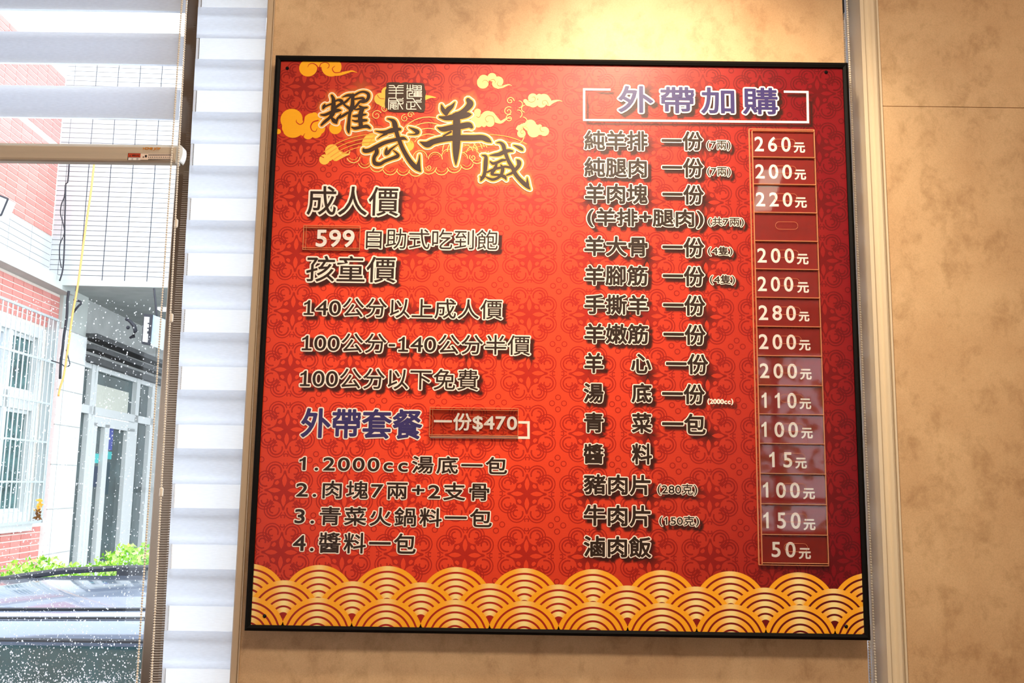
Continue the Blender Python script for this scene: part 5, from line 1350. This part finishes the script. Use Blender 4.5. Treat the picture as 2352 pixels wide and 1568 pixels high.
def cab_ring(zt, k=1.0, inset=0.0):
    b = 0.46
    return [(yn + 0.03 + inset, b), (yn + 0.085 + inset, b + (zt - b) * 0.80), (yn + 0.12 + inset, zt - 0.045), (yn + 0.20 + inset, zt - 0.012), (ym - 0.3, zt + 0.045 * k), (ym + 0.3, zt + 0.045 * k), (yf - 0.20 - inset, zt - 0.012), (yf - 0.12 - inset, zt - 0.045), (yf - 0.085 - inset, b + (zt - b) * 0.80), (yf - 0.03 - inset, b)]
ZR = 1.07
loft([(-3.18, cab_ring(0.50)), (-2.98, cab_ring(0.86)), (-2.82, cab_ring(1.02)), (-2.4, cab_ring(1.055)), (-1.4, cab_ring(ZR)), (-0.7, cab_ring(1.06)), (-0.35, cab_ring(0.98)), (0.45, cab_ring(0.50))], 'cabin', 'car')
# side windows, near and far
def swin(x0, x1, x2, x3, side, name='side_window'):
    yb_ = (yn + 0.022) if side < 0 else (yf - 0.022); yt_ = (yn + 0.068) if side < 0 else (yf - 0.068)
    mb = MB(); o_ = -0.012 * (1 if side < 0 else -1)
    vs = [(x0, yb_ + o_, 0.50), (x1, yb_ + o_, 0.50), (x2, yt_ + o_, 0.935), (x3, yt_ + o_, 0.935)]
    vs += [(a_, b_ - o_ * 0.9 , c_) for a_, b_, c_ in vs]
    mb.add(vs, [(0, 1, 2, 3), (7, 6, 5, 4), (0, 4, 5, 1), (1, 5, 6, 2), (2, 6, 7, 3), (3, 7, 4, 0)]); mb.build(name, M['car_glass'], car)
for sd in (-1, 1):
    swin(-3.02, -2.44, -2.44, -2.84, sd); swin(-2.40, -1.42, -1.42, -2.40, sd); swin(-1.36, -0.18, -0.52, -1.36, sd)
    yb = yn + 0.070 if sd < 0 else yf - 0.070; o_ = -0.016 if sd < 0 else 0.016
    mb = MB(); mb.tube([(-2.80, yb + o_, 0.945), (-2.4, yb + o_, 0.955), (-1.4, yb + o_, 0.958), (-0.55, yb + o_, 0.945)], 0.009, 6); mb.build('window_seal', M['car_black'], car)
    yb2 = (yn + 0.135 if sd < 0 else yf - 0.135)
    mb = MB(); mb.tube([(-2.74, yb2, 0.998), (-2.4, yb2, 1.026), (-1.4, yb2, 1.040), (-0.72, yb2, 1.022)], 0.006, 6); mb.build('roof_seam', M['car_black'], car)
    yb3 = (yn + 0.215 if sd < 0 else yf - 0.215)
    mb = MB(); mb.tube([(-2.72, yb3, 1.022), (-2.4, yb3, 1.051), (-1.4, yb3, 1.066), (-0.74, yb3, 1.052)], 0.0065, 6); mb.build('roof_seam', M['car_black'], car)
    yr = yf - 0.33 if sd > 0 else yn + 0.29
    if sd > 0:
        r = MB(); r.tube([(-3.05, yr, 1.02), (-2.8, yr, 1.06), (-2.55, yr, 1.10), (-2.2, yr, 1.122), (-1.6, yr, 1.134), (-1.0, yr, 1.12), (-0.7, yr, 1.06)], [0.012, 0.020, 0.018, 0.015, 0.015, 0.018, 0.012], 8)
        r.box((-2.24, yr - 0.02, 1.05), (-2.08, yr + 0.02, 1.125)); r.box((-2.95, yr - 0.02, 1.0), (-2.68, yr + 0.02, 1.065)); r.box((-0.85, yr - 0.02, 1.03), (-0.7, yr + 0.02, 1.09))
        r.build('roof_rail', M['car_black'], car)
for x in (-2.6, 0.45):
    for y in (yn + 0.12, yf - 0.12):
        mb = MB(); mb.tube([(x, y - 0.11, GZ0 + 0.34), (x, y + 0.11, GZ0 + 0.34)], 0.34, 24); w = mb.build('wheel', M['tyre'], car)
        mb = MB(); mb.tube([(x, y - 0.115, GZ0 + 0.34), (x, y + 0.115, GZ0 + 0.34)], 0.2, 16); mb.build('hub', M['steel'], w)
